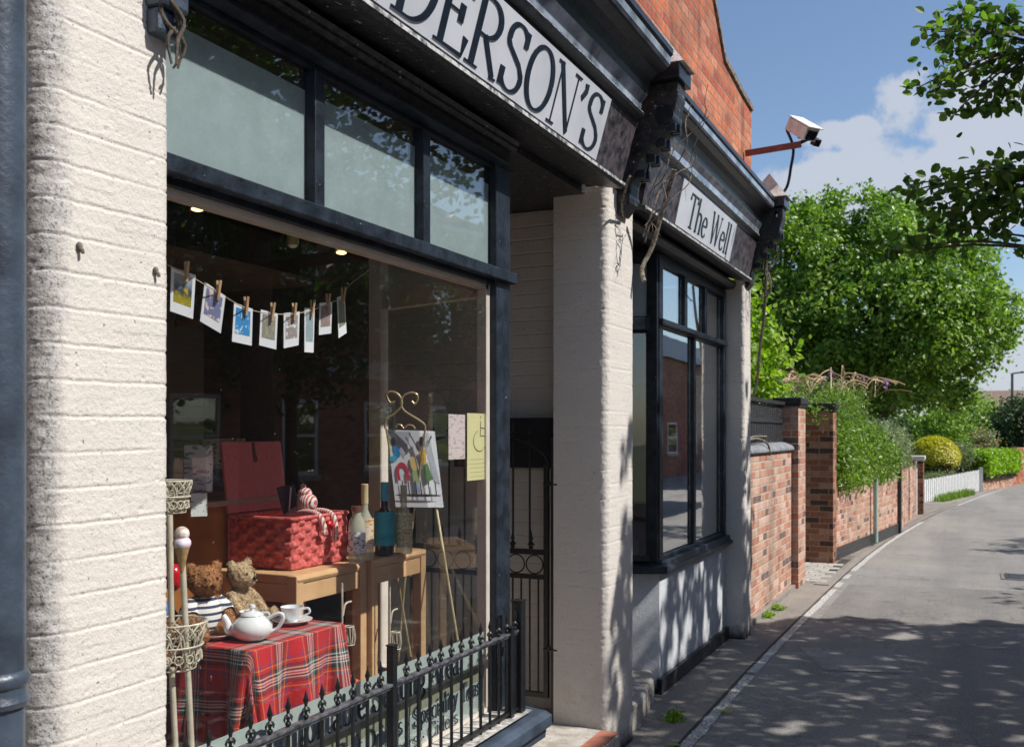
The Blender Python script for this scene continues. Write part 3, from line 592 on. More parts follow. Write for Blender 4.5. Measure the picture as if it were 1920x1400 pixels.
# fascia, leaning forward at the top
def fascia(par, ya, yb, ys0, ys1, dx, txts, h, tilt=.08, proj=1.0, z0=2.935):
    zt = z0+.31
    mb = MB(); mb.prism([(-.13, z0+.035), (.035+dx, z0), (.095+dx, z0-.012), (.108+dx, z0+.0), (.108+dx, z0+.012), (.095+dx, z0+.02), (.085+dx, z0+.03), (-.13, z0+.05)], 'y', ya, yb)
    mb.build('soffit_moulding', M['blackw'], par, bevel=.002)
    A = Vector((.092+dx, 0, z0+.03)); B = Vector((.092+dx+tilt, 0, zt)); V = (B-A).normalized(); Nn = Vector((V.z, 0, -V.x)); L = (B-A).length
    mb = MB(); mb.prism([(-.13, z0+.0505), (A.x, A.z), (B.x, B.z), (-.13, zt)], 'y', ya, yb); mb.build('fascia_board', M['marble'], par)
    mb = MB(); c = [A + V*.004 + Nn*.001, A + V*(L-.004) + Nn*.001, A + V*(L-.004) + Nn*.009, A + V*.004 + Nn*.009]
    mb.prism([(q.x, q.z) for q in c], 'y', ys0, ys1); sg = mb.build('sign_panel', M['sign'], par)
    mb = MB()
    for (tx, y, hh, wd) in txts: text_mesh(mb, tx, A + V*(L-h)*.45*1.0 + Nn*.0092 + Vector((0, y, 0)), (0, 1, 0), V, Nn, hh, width=wd, thick=.155, thin=.032)
    mb.build('lettering', M['letter'], sg, recalc=False)
    x = B.x; k = proj
    prof = [(-.13, zt+0.0012), (x+.004, zt+0.0012), (x+.004, zt+0.0168), (x+.034*k, zt+0.0264), (x+.04*k, zt+0.0408), (x+.012*k, zt+0.0504), (x+.018*k, zt+0.1020), (x+.05*k, zt+0.1380), (x+.055*k, zt+0.1536),
            (x+.05*k, zt+0.1560), (x+.055*k, zt+0.1704), (x+.075*k, zt+0.2064), (x+.105*k, zt+0.2340), (x+.15*k, zt+0.2484), (x+.156*k, zt+0.2544), (x+.152*k, zt+0.2616), (x+.165*k, zt+0.2712), (x+.17*k, zt+0.3000), (x+.185*k, zt+0.3144), (x+.186*k, zt+0.3420), (x+.16*k, zt+0.3504), (-.13, zt+0.4320)]
    mb = MB(); mb.prism(prof, 'y', ya, yb); mb.build('cornice', M['black'], par)
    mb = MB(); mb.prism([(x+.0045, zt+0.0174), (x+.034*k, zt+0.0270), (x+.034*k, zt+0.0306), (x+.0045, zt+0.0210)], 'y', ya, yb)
    mb.prism([(x+.0185*k, zt+0.0510), (x+.036*k, zt+0.0432), (x+.037*k, zt+0.0480), (x+.0185*k, zt+0.0558)], 'y', ya, yb); mb.build('ledge_highlight', M['dust_highlight'], par)
    mb = MB(); mb.prism([(x+.0135*k, zt+0.0564), (x+.0195*k, zt+0.1008), (x+.051*k, zt+0.1368), (x+.054*k, zt+0.1320), (x+.0235*k, zt+0.0960), (x+.0175*k, zt+0.0564)], 'y', ya, yb); mb.build('cove_sheen_band', M['cove'], par)
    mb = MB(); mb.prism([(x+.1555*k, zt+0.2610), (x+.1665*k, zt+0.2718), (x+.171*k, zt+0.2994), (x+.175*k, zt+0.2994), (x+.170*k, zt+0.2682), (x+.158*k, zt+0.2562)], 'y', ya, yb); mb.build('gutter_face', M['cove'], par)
    mb = MB(); mb.prism([(.109+dx, z0+.0005), (.109+dx, z0+.0135), (.096+dx, z0+.0215), (.098+dx, z0+.0235), (.112+dx, z0+.0145), (.112+dx, z0+.0005)], 'y', ya, yb); mb.build('lip_highlight', M['dust_highlight'], par)
    # lead flashing and grime along the cornice top
    n = 160; ys = np.linspace(ya, yb, n); j = (fbm(ys*9, ys*0, 4, 3)-.5)*.02; mb = MB()
    vs = []
    for y, a in zip(ys, j): vs += [(x+.172*k, y, zt+0.3510+max(a, -.004)), (x+.12*k, y, zt+0.3780+a), (-.05, y, zt+0.4344)]
    mb.add(vs, [(3*i+c_, 3*i+3+c_, 3*i+4+c_, 3*i+1+c_) for i in range(n-1) for c_ in (0, 1)]); mb.build('flashing', M['lead'], par)
fascia(shop, 1.79, 4.80, 1.80, 4.39, 0, [("ANDERSON'S", 2.03, .24, 2.32)], .24)
fascia(deli, 5.28, 8.15, 5.91, 7.38, -.045, [("The Well", 6.12, .20, 1.14)], .20, tilt=.06, proj=.8, z0=2.93)
# end pilaster boards between fascias
def console(par, y, wd=.2, dx=0, dz=0):
    """big scrolled console bracket with stepped blocks and a small pyramid cap"""
    a, b = y - wd/2, y + wd/2
    mb = MB()
    mb.prism([(-.05, 2.86+dz), (.05+dx, 2.84+dz), (.10+dx, 2.90+dz), (.11+dx, 3.0+dz), (.16+dx, 3.12+dz), (.26+dx, 3.22+dz), (.33+dx, 3.30+dz), (.36+dx, 3.42+dz), (.36+dx, 3.50+dz), (-.05, 3.50+dz)], 'y', a+.03, b-.03)
    br = mb.build('console_bracket', M['blackw'], par, bevel=.006)
    for i in range(4):
        for j in range(3):
            mb = MB(); z = 3.02 + i*.075 + dz; x = .13 + dx + i*.055 + (0 if j != 1 else .012)
            mb.box((x, a+.035+j*(wd-.07)/3, z), (x+.05, a+.02+(j+1)*(wd-.07)/3, z+.045)); mb.build('dentil', M['black'], br, bevel=.005)
    mb = MB(); mb.box((-.05, a-.02, 3.502+dz), (.38+dx, b+.01, 3.58+dz)); mb.build('cap_moulding', M['black'], br, bevel=.004)
    mb = MB(); x0, x1 = .08+dx, .40+dx; c = ((x0+x1)/2, y, 3.80+dz); q = [(x0, a-.015, 3.582+dz), (x1, a-.015, 3.582+dz), (x1, b+.015, 3.582+dz), (x0, b+.015, 3.582+dz), c]
    mb.add(q, [(0, 3, 2, 1), (0, 1, 4), (1, 2, 4), (2, 3, 4), (3, 0, 4)]); mb.build('cap', mat('pale stone cap', (.74, .71, .66), (.45, .43, .40), rough=.8, scale=14, bs=.4), br)
    for z, r_ in ((2.93, .035), (3.33, .05)):
        mb = MB(); mb.tube([(.07+dx+(z-2.93)*.55, a+.015, z+dz), (.07+dx+(z-2.93)*.55, b-.015, z+dz)], r_, 14); mb.build('scroll', M['black'], br, smooth=True)
console(shop, 5.06, .20, -.03, .0)
console(deli, 8.30, .20, -.06, .02)
mb = MB(); mb.box((-.05, 1.70, 2.66), (.05, 1.79, 3.2)).box((-.04, 1.705, 2.60), (.035, 1.785, 2.659)); mb.build('end_bracket', M['slate'], shop, bevel=.01)
# upper brickwork
mb = MB(); mb.prism([(1.35, 3.45), (8.52, 3.45), (8.53, 4.42), (8.1, 4.44), (7.5, 4.50), (7.16, 4.82), (6.9, 5.3), (6.6, 7.2), (1.35, 7.2)], 'x', -.35, -.012); mb.build('upper_brick_wall', M['brick_hot'], deli)
mb = MB()
for (ya, za), (yb, zb) in zip([(8.53, 4.42), (8.1, 4.44), (7.5, 4.50), (7.16, 4.82), (6.9, 5.3)], [(8.1, 4.44), (7.5, 4.50), (7.16, 4.82), (6.9, 5.3), (6.6, 7.2)]):
    mb.prism([(ya, za+.002), (yb, zb+.002), (yb, zb+.045), (ya, za+.045)], 'x', -.36, .006)
mb.build('parapet_coping', mat('sooty mortar coping', (.30, .23, .17), (.07, .06, .05), rough=.95, scale=25, bs=1, bscale=60), deli)
# roof and body of the two shops behind the front
mb = MB(); mb.box((-7, 1.35, 3.003), (-.36, 8.5, 4.2)); mb.build('building_body', M['brick_hot'], deli)

# ---------------------------------------------------------------- inside the teashop
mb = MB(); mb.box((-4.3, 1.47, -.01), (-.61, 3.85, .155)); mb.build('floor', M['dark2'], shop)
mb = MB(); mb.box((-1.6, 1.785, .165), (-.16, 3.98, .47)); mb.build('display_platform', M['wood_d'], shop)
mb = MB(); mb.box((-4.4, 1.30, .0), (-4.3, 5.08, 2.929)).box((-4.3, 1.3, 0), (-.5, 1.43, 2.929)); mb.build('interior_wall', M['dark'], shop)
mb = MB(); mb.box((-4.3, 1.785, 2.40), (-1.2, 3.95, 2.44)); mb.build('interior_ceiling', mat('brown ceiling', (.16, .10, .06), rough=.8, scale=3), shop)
# return window to the lobby
RA = Vector((-.16, 3.865, 0)); RB = Vector((-.89, 4.12, 0)); rd = (RB-RA).normalized()
ret = MB(); ret.bar((*(RA+rd*.0).xy, .54), (*(RB).xy, .54), .05, .05).bar((*RA.xy, 2.33), (*RB.xy, 2.33), .045, .09)
ret.box((RB.x-.07, RB.y-.03, .17), (RB.x, RB.y+.04, 2.92)); rw = ret.build('lobby_window', M['creamw'], shop, bevel=.004)
mb = MB(); mb.bar((*(RA+rd*.01).xy, 1.42), (*(RB-rd*.04).xy, 1.42), .004, 1.72, up=(0, 0, 1)); mb.build('pane', M['glass'], rw)
mb = MB(); mb.bar((*RA.xy, .33), (*RB.xy, .33), .06, .35); mb.build('lobby_riser', M['paint_j'], rw)
mb = MB(); mb.box((-2.0, 4.10, .17), (-.97, 4.16, 2.92)); mb.build('shop_door', M['dark'], shop)

# ---------------------------------------------------------------- bay window of the neighbouring shop
bayL = Vector((-.15, 6.27, 0)); cant = (-RT*1.0); SL = bayL + cant*1.1; bayR = Vector((-.15, 8.19, 0))
def quad_wall(p, q, z0, z1, th, m, name, par, bevel=0):
    mb = MB(); d = (q-p).normalized(); n = Vector((d.y, -d.x, 0)); mb.add([p + Vector((0, 0, z0)), q + Vector((0, 0, z0)), q - n*th + Vector((0, 0, z0)), p - n*th + Vector((0, 0, z0)),
        p + Vector((0, 0, z1)), q + Vector((0, 0, z1)), q - n*th + Vector((0, 0, z1)), p - n*th + Vector((0, 0, z1))], [(0, 1, 2, 3), (7, 6, 5, 4), (0, 4, 5, 1), (1, 5, 6, 2), (2, 6, 7, 3), (3, 7, 4, 0)])
    return mb.build(name, m, par, bevel=bevel)
quad_wall(SL, bayL + Vector((0, 0, 0)), 0, .79, .12, M['paint_g'], 'bay_side_riser', deli)
quad_wall(bayL + Vector((0, .002, 0)), bayR, 0, .79, .12, M['paint_g'], 'bay_riser', deli)
mb = MB(); mb.prism([(-.16, 6.25), (-.125, 6.24), (-.125, 8.19), (-.16, 8.19)], 'z', 0, .10); mb.build('plinth', M['blackw'], deli)
sil = MB()
sd_ = (bayR - bayL).normalized()
sil.prism([(-.15-.12, .79), (-.095, .79), (-.095, .815), (-.115, .82), (-.12, .855), (-.27, .865)], 'y', 6.24, 8.2)
n_s = Vector((cant.y, -cant.x, 0));
n_s = -n_s if n_s.y > 0 else n_s
sil.add([bayL + n_s*.06 + Vector((.055, -.03, .79)), SL + n_s*.06 + Vector((0, 0, .79)), SL - n_s*.1 + Vector((0, 0, .79)), bayL - n_s*.1 + Vector((0, 0, .79)),
         bayL + n_s*.06 + Vector((.055, -.03, .838)), SL + n_s*.06 + Vector((0, 0, .838)), SL - n_s*.1 + Vector((0, 0, .86)), bayL - n_s*.1 + Vector((0, 0, .86))], [(0, 1, 2, 3), (7, 6, 5, 4), (0, 4, 5, 1), (1, 5, 6, 2), (2, 6, 7, 3), (3, 7, 4, 0)])
sil.build('bay_sill', M['frame'], deli, bevel=.004)
bw = MB(); bw.box((-.215, 6.26, .86), (-.145, 6.345, 2.86)); bw.box((-.215, 8.10, .86), (-.15, 8.188, 2.86))
bw.box((-.21, 6.345, 2.39), (-.15, 8.10, 2.43)).box((-.15, 6.26, 2.40), (-.12, 8.12, 2.435)).box((-.21, 6.345, .856), (-.155, 8.10, .885)).box((-.21, 6.345, 2.80), (-.15, 8.10, 2.87))
bw.box((-.205, 7.17, .885), (-.155, 7.235, 2.39))
for a in (6.92, 7.50): bw.box((-.205, a, 2.43), (-.155, a+.075, 2.80))
bwin = bw.build('bay_window', M['frame'], deli, bevel=.004)
mb = MB()
for z0, z1 in ((.86, .90), (2.36, 2.44), (2.80, 2.87)): mb.bar(bayL + Vector((-.03, 0, (z0+z1)/2)), SL + Vector((0, 0, (z0+z1)/2)), .06, z1-z0)
mb.bar(bayL + cant*.01 + n_s*.005 + Vector((-.03, 0, .86)), bayL + cant*.01 + n_s*.005 + Vector((-.03, 0, 2.86)), .07, .07, up=(1, 0, 0))
mb.build('side_frame', M['frame'], bwin, bevel=.003)
mb = MB()
for a, b, z0, z1 in ((6.35, 7.165, .89, 2.385), (7.24, 8.095, .89, 2.385), (6.35, 6.915, 2.44, 2.795), (7.0, 7.495, 2.44, 2.795), (7.58, 8.095, 2.44, 2.795)):
    mb = MB(); mb.box((-.184, a, z0), (-.180, b, z1)); mb.build('pane', M['glassb'], bwin)
mb = MB(); mb.bar(bayL + cant*.04 + Vector((0, 0, 1.62)) - n_s*.01, SL + Vector((0, 0, 1.62)) - n_s*.01, .004, 1.44); mb.build('pane', M['glass'], bwin)
mb = MB(); mb.bar(bayL + cant*.04 + Vector((0, 0, 2.62)) - n_s*.01, SL + Vector((0, 0, 2.62)) - n_s*.01, .004, .34); mb.build('frosting', M['frost'], bwin)
mb = MB(); mb.prism([(-.16, 2.871), (-.09, 2.872), (-.075, 2.888), (-.06, 2.90), (-.06, 2.92), (-.16, 2.925)], 'y', 5.3, 8.18); mb.build('bay_head_moulding', M['blackw'], deli, bevel=.002)
mb = MB(); mb.box((-3.4, 5.31, 2.926), (-.13, 8.18, 2.985)); mb.build('soffit', M['blackw'], deli)
mb = MB(); mb.box((-3.5, 5.31, -.01), (-3.4, 8.4, 2.92)).box((-3.4, 8.2, -.01), (-.17, 8.4, 2.92)); mb.build('interior_wall', mat('olive interior', (.20, .19, .13), rough=.8, scale=3), deli)
mb = MB(); mb.box((-3.4, 6.2, .3), (-.9, 8.19, .80)); mb.build('display_shelf', M['creamw'], deli)
mb = MB(); mb.box((-.34, 7.62, .87), (-.32, 8.09, 2.8)); mb.build('roller_blind', mat('pale blind', (.62, .66, .62), (.5, .55, .5), rough=.8, scale=3), deli)
mb = MB(); mb.prism([(-2.5, 5.301), (-.05, 5.301), (-.03, 5.5), (-.13, 6.1), (-.2, 6.26), (-2.5, 6.26)], 'z', -.01, .155); mb.build('doorstep', M['stone'], deli, bevel=.02)

# window film with the tearoom's lettering (vinyl on the inside face of the big pane)
mb = MB(); mb.box((-.1245, 1.8, .56), (-.1225, 3.665, .875)); film = mb.build('window_film', M['film'], window)
mb = MB(); mb.box((-.1215, 1.8, .685), (-.1209, 3.664, .74)); mb.build('film_band', M['band'], window)
mb = MB(); o_ = -.1164
text_mesh(mb, "Comfortable Seating Area", (o_, 2.20, .755), (0, 1, 0), (0, 0, 1), (1, 0, 0), .098, width=1.24, thick=.15, thin=.05, depth=.001)
text_mesh(mb, "Soft Drinks . Speciality Teas", (o_, 2.62, .635), (0, 1, 0), (0, 0, 1), (1, 0, 0), .070, width=1.0, thick=.15, thin=.05, depth=.001)
text_mesh(mb, "Beers . Ciders", (o_, 2.92, .565), (0, 1, 0), (0, 0, 1), (1, 0, 0), .055, width=.51, thick=.15, thin=.05, depth=.001)
mb.build('lettering', M['letter'], window, recalc=False)

# ================================================================ STREET FRONT IRONWORK AND FITTINGS
# downpipe
dp = thing('drain_pipe', 'slate blue painted cast iron downpipe running up beside the cream corner pillar', 'drain pipe', (.05, 1.27, 0))
def ring(c, r, h): return [(r, 0), (r, h)]
PC = Vector((.04, 1.285, 0)); mb = MB(); mb.lathe(PC, [(.053, 0), (.053, 1.19)], 28); mb.lathe(PC + Vector((0, .002, 0)), [(.053, 1.235), (.053, 3.4)], 28); mb.build('pipe', M['slate'], dp, smooth=True)
mb = MB(); mb.lathe(PC, [(.052, 1.175), (.060, 1.18), (.063, 1.19), (.058, 1.2), (.056, 1.215), (.062, 1.222), (.063, 1.235), (.058, 1.243), (.0535, 1.246)], 28); mb.build('socket_collar', M['slate'], dp, smooth=True)
mb = MB(); mb.box((PC.x-.03, PC.y-.1, 2.35), (PC.x-.045, PC.y+.1, 2.41)); mb.build('pipe_bracket', M['slate'], dp)
# two small holes / hooks on the corner pillar
for (px, py, sc_, lb) in ((147, 463, .011, 'upper rusty iron hook stub in the pillar face, nearer the pipe'), (290, 508, .010, 'lower rusty hook stub near the window edge of the pillar')):
    q = PX(px, py, .0); mb = MB(); mb.ball(q + Vector((.003, 0, 0)), (.007, sc_*.7, sc_), 10, 6); mb.tube([q, q + Vector((.009, .002, -.006)), q + Vector((.010, .003, -.014))], .004, 8)
    tag(mb.build('wall_hook', M['vine'], smooth=True), lb, 'hook')
# railing on the sill
rail = thing('spiked_railing', 'low black iron railing with spear tops standing on the window sill of the teashop', 'railing', (0, 2.8, .53))
RX = -.005
mb = MB(); mb.box((RX-.012, 1.80, .872), (RX+.012, 3.80, .882)).box((RX-.006, 1.80, .862), (RX+.006, 3.80, .872)); mb.build('top_rail', M['ironr'], rail, bevel=.002)
mb = MB(); mb.box((RX-.010, 1.80, .552), (RX+.010, 3.80, .562)); mb.build('bottom_rail', M['iron'], rail)
for y, zt, w_ in ((2.765, 1.0, .013), (3.755, .995, .022), (3.665, .90, .016)):
    mb = MB(); mb.box((RX-w_, y-w_, .53), (RX+w_, y+w_, zt)); mb.box((RX-w_*1.2, y-w_*1.2, zt+.0005), (RX+w_*1.2, y+w_*1.2, zt+.006)) ; mb.build('railing_post', M['iron'], rail, bevel=.002)
def spear(c, h=.085, s=1.0):
    mb = MB(); x, y, z = c
    mb.lathe((x, y, z), [(.004*s, 0), (.0085*s, .006), (.0085*s, .011), (.004*s, .016), (.0045*s, .022), (.010*s, .03), (.004*s, .037), (.0055*s, .046), (.0085*s, .054), (.005*s, .066), (.0005, h)], 8)
    for sg in (-1, 1):
        mb.tube([(x, y, z+.022), (x, y+sg*.012*s, z+.030), (x, y+sg*.017*s, z+.024), (x, y+sg*.015*s, z+.016)], [.004*s, .004*s, .0035*s, .002*s], 5)
        mb.tube([(x, y, z+.022), (x+sg*.010*s, y, z+.028), (x+sg*.013*s, y, z+.02)], [.003*s, .003*s, .002*s], 5)
    return mb
b0 = s0 = None
for i in range(26):
    y = 1.835 + i*.0785
    if abs(y-2.765) < .03 or y > 3.73: continue
    if b0 is None:
        mb = MB(); mb.tube([(RX, y, .535), (RX, y, .87)], .0062, 8); b0 = mb.build('railing_bar', M['iron'], rail, smooth=True); y00 = y
        s0 = spear((RX, y, .882)).build('spear_tip', M['iron'], b0, smooth=True)
    else:
        b = b0.copy(); COL.objects.link(b); b.location.y = y - y00
        s_ = s0.copy(); COL.objects.link(s_); s_.parent = b; s_.matrix_parent_inverse = Matrix.Identity(4); s_.rotation_euler = (0, 0, 0)
for b in [b0] + [o for o in bpy.data.objects if o.name.startswith('railing_bar.')]:
    b.location.x += random.uniform(-.001, .001)
# iron gate in the lobby
gate = thing('iron_gate', 'tall black wrought iron gate with spear bars and rings in the lobby', 'gate', (-.33, 4.86, .17))
GX1, GX0, GY = -.335, -1.18, 4.86
mb = MB(); mb.box((GX1-.026, GY-.013, .29), (GX1, GY+.013, 1.53)).box((GX0, GY-.013, .29), (GX0+.026, GY+.013, 1.53))
mb.box((GX0+.0265, GY-.012, .29), (GX1-.0265, GY+.012, .318)).box((GX0+.0265, GY-.012, 1.045), (GX1-.0265, GY+.012, 1.073)).box((GX0+.0265, GY-.012, .915), (GX1-.0265, GY+.012, .94))
mb.build('gate_frame', M['iron'], gate, bevel=.002)
cx = (GX0+GX1)/2; hw = (GX1-GX0)/2
mb = MB(); mb.tube([(cx + hw*math.cos(R(a)), GY, 1.50 + .20*math.sin(R(a))) for a in range(0, 181, 9)], .009, 8); mb.build('arched_rail', M['iron'], gate, smooth=True)
for k in range(8):
    x = GX1 - .11 - k*.098
    if x < GX0+.05: break
    zt = 1.50 + .20*math.sqrt(max(0, 1-((x-cx)/hw)**2))
    mb = MB(); mb.tube([(x, GY, 1.074), (x, GY, zt)], .006, 8); g = mb.build('gate_bar', M['iron'], gate, smooth=True)
    spear((x, GY, zt), .10, 1.3).build('spear_tip', M['iron'], g, smooth=True)
for k in range(16):
    x = GX1 - .06 - k*.05
    if x < GX0+.04: break
    mb = MB(); mb.tube([(x, GY, .319), (x, GY, .914)], .0055, 8); mb.build('gate_bar', M['iron'], gate, smooth=True)
for k in range(7):
    x = GX1 - .082 - k*.108
    if x < GX0+.06: break
    mb = MB(); mb.tube([(x+.049*math.cos(R(a)), GY, .9925+.049*math.sin(R(a))) for a in range(0, 361, 20)], .004, 6, cap=False); mb.build('ring', M['iron'], gate, smooth=True)
    spear((x-.02, GY, 1.074), .105, 1.5).build('dog_bar_spear', M['iron'], gate, smooth=True)
mb = MB(); mb.box((-.318, 4.845, .17), (-.275, 4.875, 1.66)); mb.build('hinge_post', M['iron'], gate, bevel=.002)
for z in (.55, 1.42):
    mb = MB(); mb.tube([(-.36, GY-.014, z), (-.28, GY-.017, z)], .006, 6); mb.ball((-.33, GY-.014, z+.012), .012, 8, 6); mb.build('hinge', M['iron'], gate, smooth=True)
mbx = MB(); mbx.box((-.98, 5.0, 1.50), (-.325, 5.088, 1.775)); tag(mbx.build('wall_board', mat('matt black board', (.010, .010, .012), rough=.7, scale=5), bevel=.004), 'flat matt black board fixed to the lobby wall behind the gate', 'board')
# white coat hook under lobby soffit
q = Vector((-.12, 4.88, 2.82)); mb = MB(); mb.tube([q + Vector((0, 0, -.04)), q + Vector((0, 0, .09))], .007, 8); mb.lathe(q + Vector((0, 0, .088)), [(.008, 0), (.022, .008), (.022, .014), (.01, .02)], 12); mb.lathe(q + Vector((0, 0, -.045)), [(.006, 0), (.013, .004), (.008, .02)], 10)
tag(mb.build('ceiling_hook', M['whitep'], smooth=True), 'small white hook hanging under the lobby soffit by the pillar top', 'hook')

# security camera on its arm
A0 = Vector((0, 8.22, 3.985)); A1 = Vector((.44, 8.27, 4.02))
cc = thing('security_camera', 'boxy white security camera on a rust red arm projecting from the brick wall', 'camera', tuple(A0))
mb = MB(); mb.bar(A0, A1, .04, .045); mb.build('arm', mat('rust red oxide steel', (.26, .06, .04), (.16, .04, .03), rough=.6, scale=25), cc, bevel=.003)
HC = PT(1504, 243, 8.1)
Rm = Matrix.Rotation(R(-38), 3, 'Z') @ Matrix.Rotation(R(18), 3, 'X')
def rbox(mb, c, sx, sy, sz, Rm, off=(0, 0, 0)):
    c = Vector(c); off = Vector(off); vs = [c + Rm @ (off + Vector((sx/2*i, sy/2*j, sz/2*k))) for i, j, k in ((-1,-1,-1),(1,-1,-1),(1,1,-1),(-1,1,-1),(-1,-1,1),(1,-1,1),(1,1,1),(-1,1,1))]
    return mb.add(vs, [(0,3,2,1),(4,5,6,7),(0,1,5,4),(1,2,6,5),(2,3,7,6),(3,0,4,7)])
fv = (-FW*.80 + RT*.42 - Vector((0, 0, .62))).normalized(); uv_ = (Vector((0, 0, 1)) - fv*fv.z).normalized(); sv_ = fv.cross(uv_)
Rm = Matrix((sv_, fv, uv_)).transposed()
mb = rbox(MB(), HC, .135, .25, .105, Rm); hs = mb.build('housing', M['whitep'], cc, bevel=.006)
mb = rbox(MB(), HC, .155, .28, .010, Rm, (0, .01, .062)); mb.build('sun_shield', M['whitep'], hs, bevel=.003)
mb = rbox(MB(), HC, .10, .006, .07, Rm, (0, .127, -.004)); mb.build('front_window', M['iron'], hs)
mb = MB(); mb.tube([A1 + Vector((-.02, 0, .01)), A1 + Vector((.05, 0, .035)), HC + Rm @ Vector((0, 0, -.06))], .016, 8); mb.build('swivel', M['iron'], cc, smooth=True)
mb = rbox(MB(), HC, .06, .06, .06, Rm, (-.10, .10, -.055)); mb.build('lamp_unit', M['iron'], cc, bevel=.006)
cabl = [HC + Rm @ Vector((.06, -.1, -.05)), HC + Vector((-.07, 0, -.14)), HC + Vector((-.09, 0, -.3)), HC + Vector((-.12, 0, -.45)), HC + Vector((-.2, .02, -.56)), Vector((.26, 8.15, 3.42))]
def smoothp(P, k=5):
    P = [Vector(p) for p in P]; out = []
    for i in range(len(P)-1):
        a, b, c, d = P[max(i-1, 0)], P[i], P[i+1], P[min(i+2, len(P)-1)]
        for j in range(k):
            t = j/k; out.append(.5*((2*b) + (c-a)*t + (2*a-5*b+4*c-d)*t*t + (3*b-a-3*c+d)*t**3))
    return out + [P[-1]]
mb = MB(); mb.tube(smoothp(cabl), .012, 7); mb.build('cable', M['iron'], cc, smooth=True)

# dead climber stems twisted round the two console brackets
def vine_set(name, lb, seeds, base, top, n, spread, rr=(.006, .016)):
    rnd = random.Random(seeds); root = thing(name, lb, 'dead climber', tuple(base))
    for k in range(n):
        a = Vector(base) + Vector((rnd.uniform(-.05, .06), rnd.uniform(-spread, spread*.5), rnd.uniform(-.05, .30))); b = Vector(top) + Vector((rnd.uniform(-.12, .06), rnd.uniform(-spread, spread), rnd.uniform(-.35, -.02)))
        P = []
        m = 9
        for i in range(m+1):
            t = i/m; q = a.lerp(b, t); am = .05*math.sin(t*math.pi)
            q += Vector((math.sin(t*9+k)*am + .03*math.sin(t*math.pi), math.cos(t*7+k*2)*am*1.2, rnd.uniform(-.02, .02))); P.append(q)
        r0 = rnd.uniform(*rr); mb = MB(); sp = smoothp(P, 4); mb.tube(sp, [r0*(1-.5*i/len(sp))*(.8+.4*rnd.random()) for i in range(len(sp))], 7)
        for _ in range(5):                                 # broken side twigs
            i = rnd.randrange(3, len(sp)-2); d = Vector((rnd.uniform(0, .5), rnd.uniform(-1, 1), rnd.uniform(-1, .6))).normalized(); L = rnd.uniform(.03, .12)
            mb.tube([sp[i], sp[i] + d*L*.5 + Vector((0, 0, .01)), sp[i] + d*L], [r0*.45, r0*.35, r0*.15], 5)
        mb.build('stem', M['vine'], root, smooth=True)
    return root
vine_set('dead_climber', 'dead woody climber stems twisted round the console bracket between the two fascias', 3, (.16, 5.06, 2.72), (.40, 5.10, 3.50), 5, .06, (.0025, .0055))
v2 = MB(); v2.tube(smoothp([(.07, 5.24, 2.52), (.05, 5.27, 2.60), (.10, 5.30, 2.72), (.16, 5.28, 2.9), (.25, 5.2, 3.1)]), .013, 8); v2.tube(smoothp([(.02, 5.05, 2.83), (.06, 4.9, 2.86), (.13, 4.75, 2.92), (.20, 4.6, 2.93)]), .007, 6)
tag(v2.build('climber_branch', M['vine'], smooth=True), 'thick pale dead branch hooking down beside the middle pillar top', 'dead branch')
vine_set('dead_climber', 'dead dark climber stems hanging down the far console bracket by the trees', 8, (.12, 8.34, 2.80), (.24, 8.32, 3.5), 3, .05, (.005, .008))
v3 = MB(); v3.tube(smoothp([(.13, 8.40, 3.3), (.13, 8.42, 3.0), (.11, 8.45, 2.7), (.07, 8.47, 2.4), (.05, 8.47, 2.15), (.02, 8.44, 2.0)]), .012, 7)
tag(v3.build('climber_branch', M['bark'], smooth=True), 'long thin dark stem trailing down the far pillar edge', 'dead branch')
v4 = MB()
rnd = random.Random(4)
for k in range(4):
    P = [Vector((.03, 1.735 + rnd.uniform(-.02, .03), 2.86 - i*.055)) + Vector((rnd.uniform(0, .03), rnd.uniform(-.012, .012), 0)) for i in range(7)]; v4.tube(smoothp(P, 4), [.010 - .0003*i for i in range(25)], 7)
tag(v4.build('climber_stump', M['bark'], smooth=True), 'knotted dead climber stump at the top of the corner pillar', 'dead branch')

# ================================================================ INSIDE THE DISPLAY WINDOW
PLAT = .47
# side table under a tartan cloth
TX0, TX1, TY0, TY1, TZ = -.74, -.27, 2.385, 2.84, 1.035
mb = MB(); mb.box((TX0, TY0, TZ-.03), (TX1, TY1, TZ)); tb = thing('side_table', 'small wooden side table hidden under the tartan cloth, feet on the platform', 'table', (-.5, 2.6, PLAT)); mb.build('table_top', M['wood_d'], tb)
for x in (TX0+.05, TX1-.05):
    for y in (TY0+.05, TY1-.05): mb = MB(); mb.box((x-.02, y-.02, PLAT), (x+.02, y+.02, TZ-.031)); mb.build('leg', M['wood_d'], tb)
hx, hy = (TX1-TX0)/2+.006, (TY1-TY0)/2+.006; cxx, cyy = (TX0+TX1)/2, (TY0+TY1)/2; drop = .40; n = 110
us = np.linspace(-(hx+drop), hx+drop, n); vs_ = np.linspace(-(hy+drop), hy+drop, n); U_, V_ = np.meshgrid(us, vs_)
du = np.maximum(np.abs(U_)-hx, 0); dv = np.maximum(np.abs(V_)-hy, 0); r_ = np.hypot(du, dv); rl = np.minimum(r_, drop*1.12)
an = np.arctan2(dv, du+1e-9); both = (du > 0) & (dv > 0)
fold = np.where(both, np.sin(an*2)*.30, 0)                     # corners flare out into a fold
wav = .016*np.sin(np.where(du > dv, V_, U_)*30+1.0)*np.clip(rl/.25, 0, 1) + .010*np.sin(np.where(du > dv, V_, U_)*57+2.0)*np.clip(rl/.3, 0, 1)
off = np.where(r_ > 0, .014 + 1.7*wav + rl*.05, 0) + fold*rl*.42
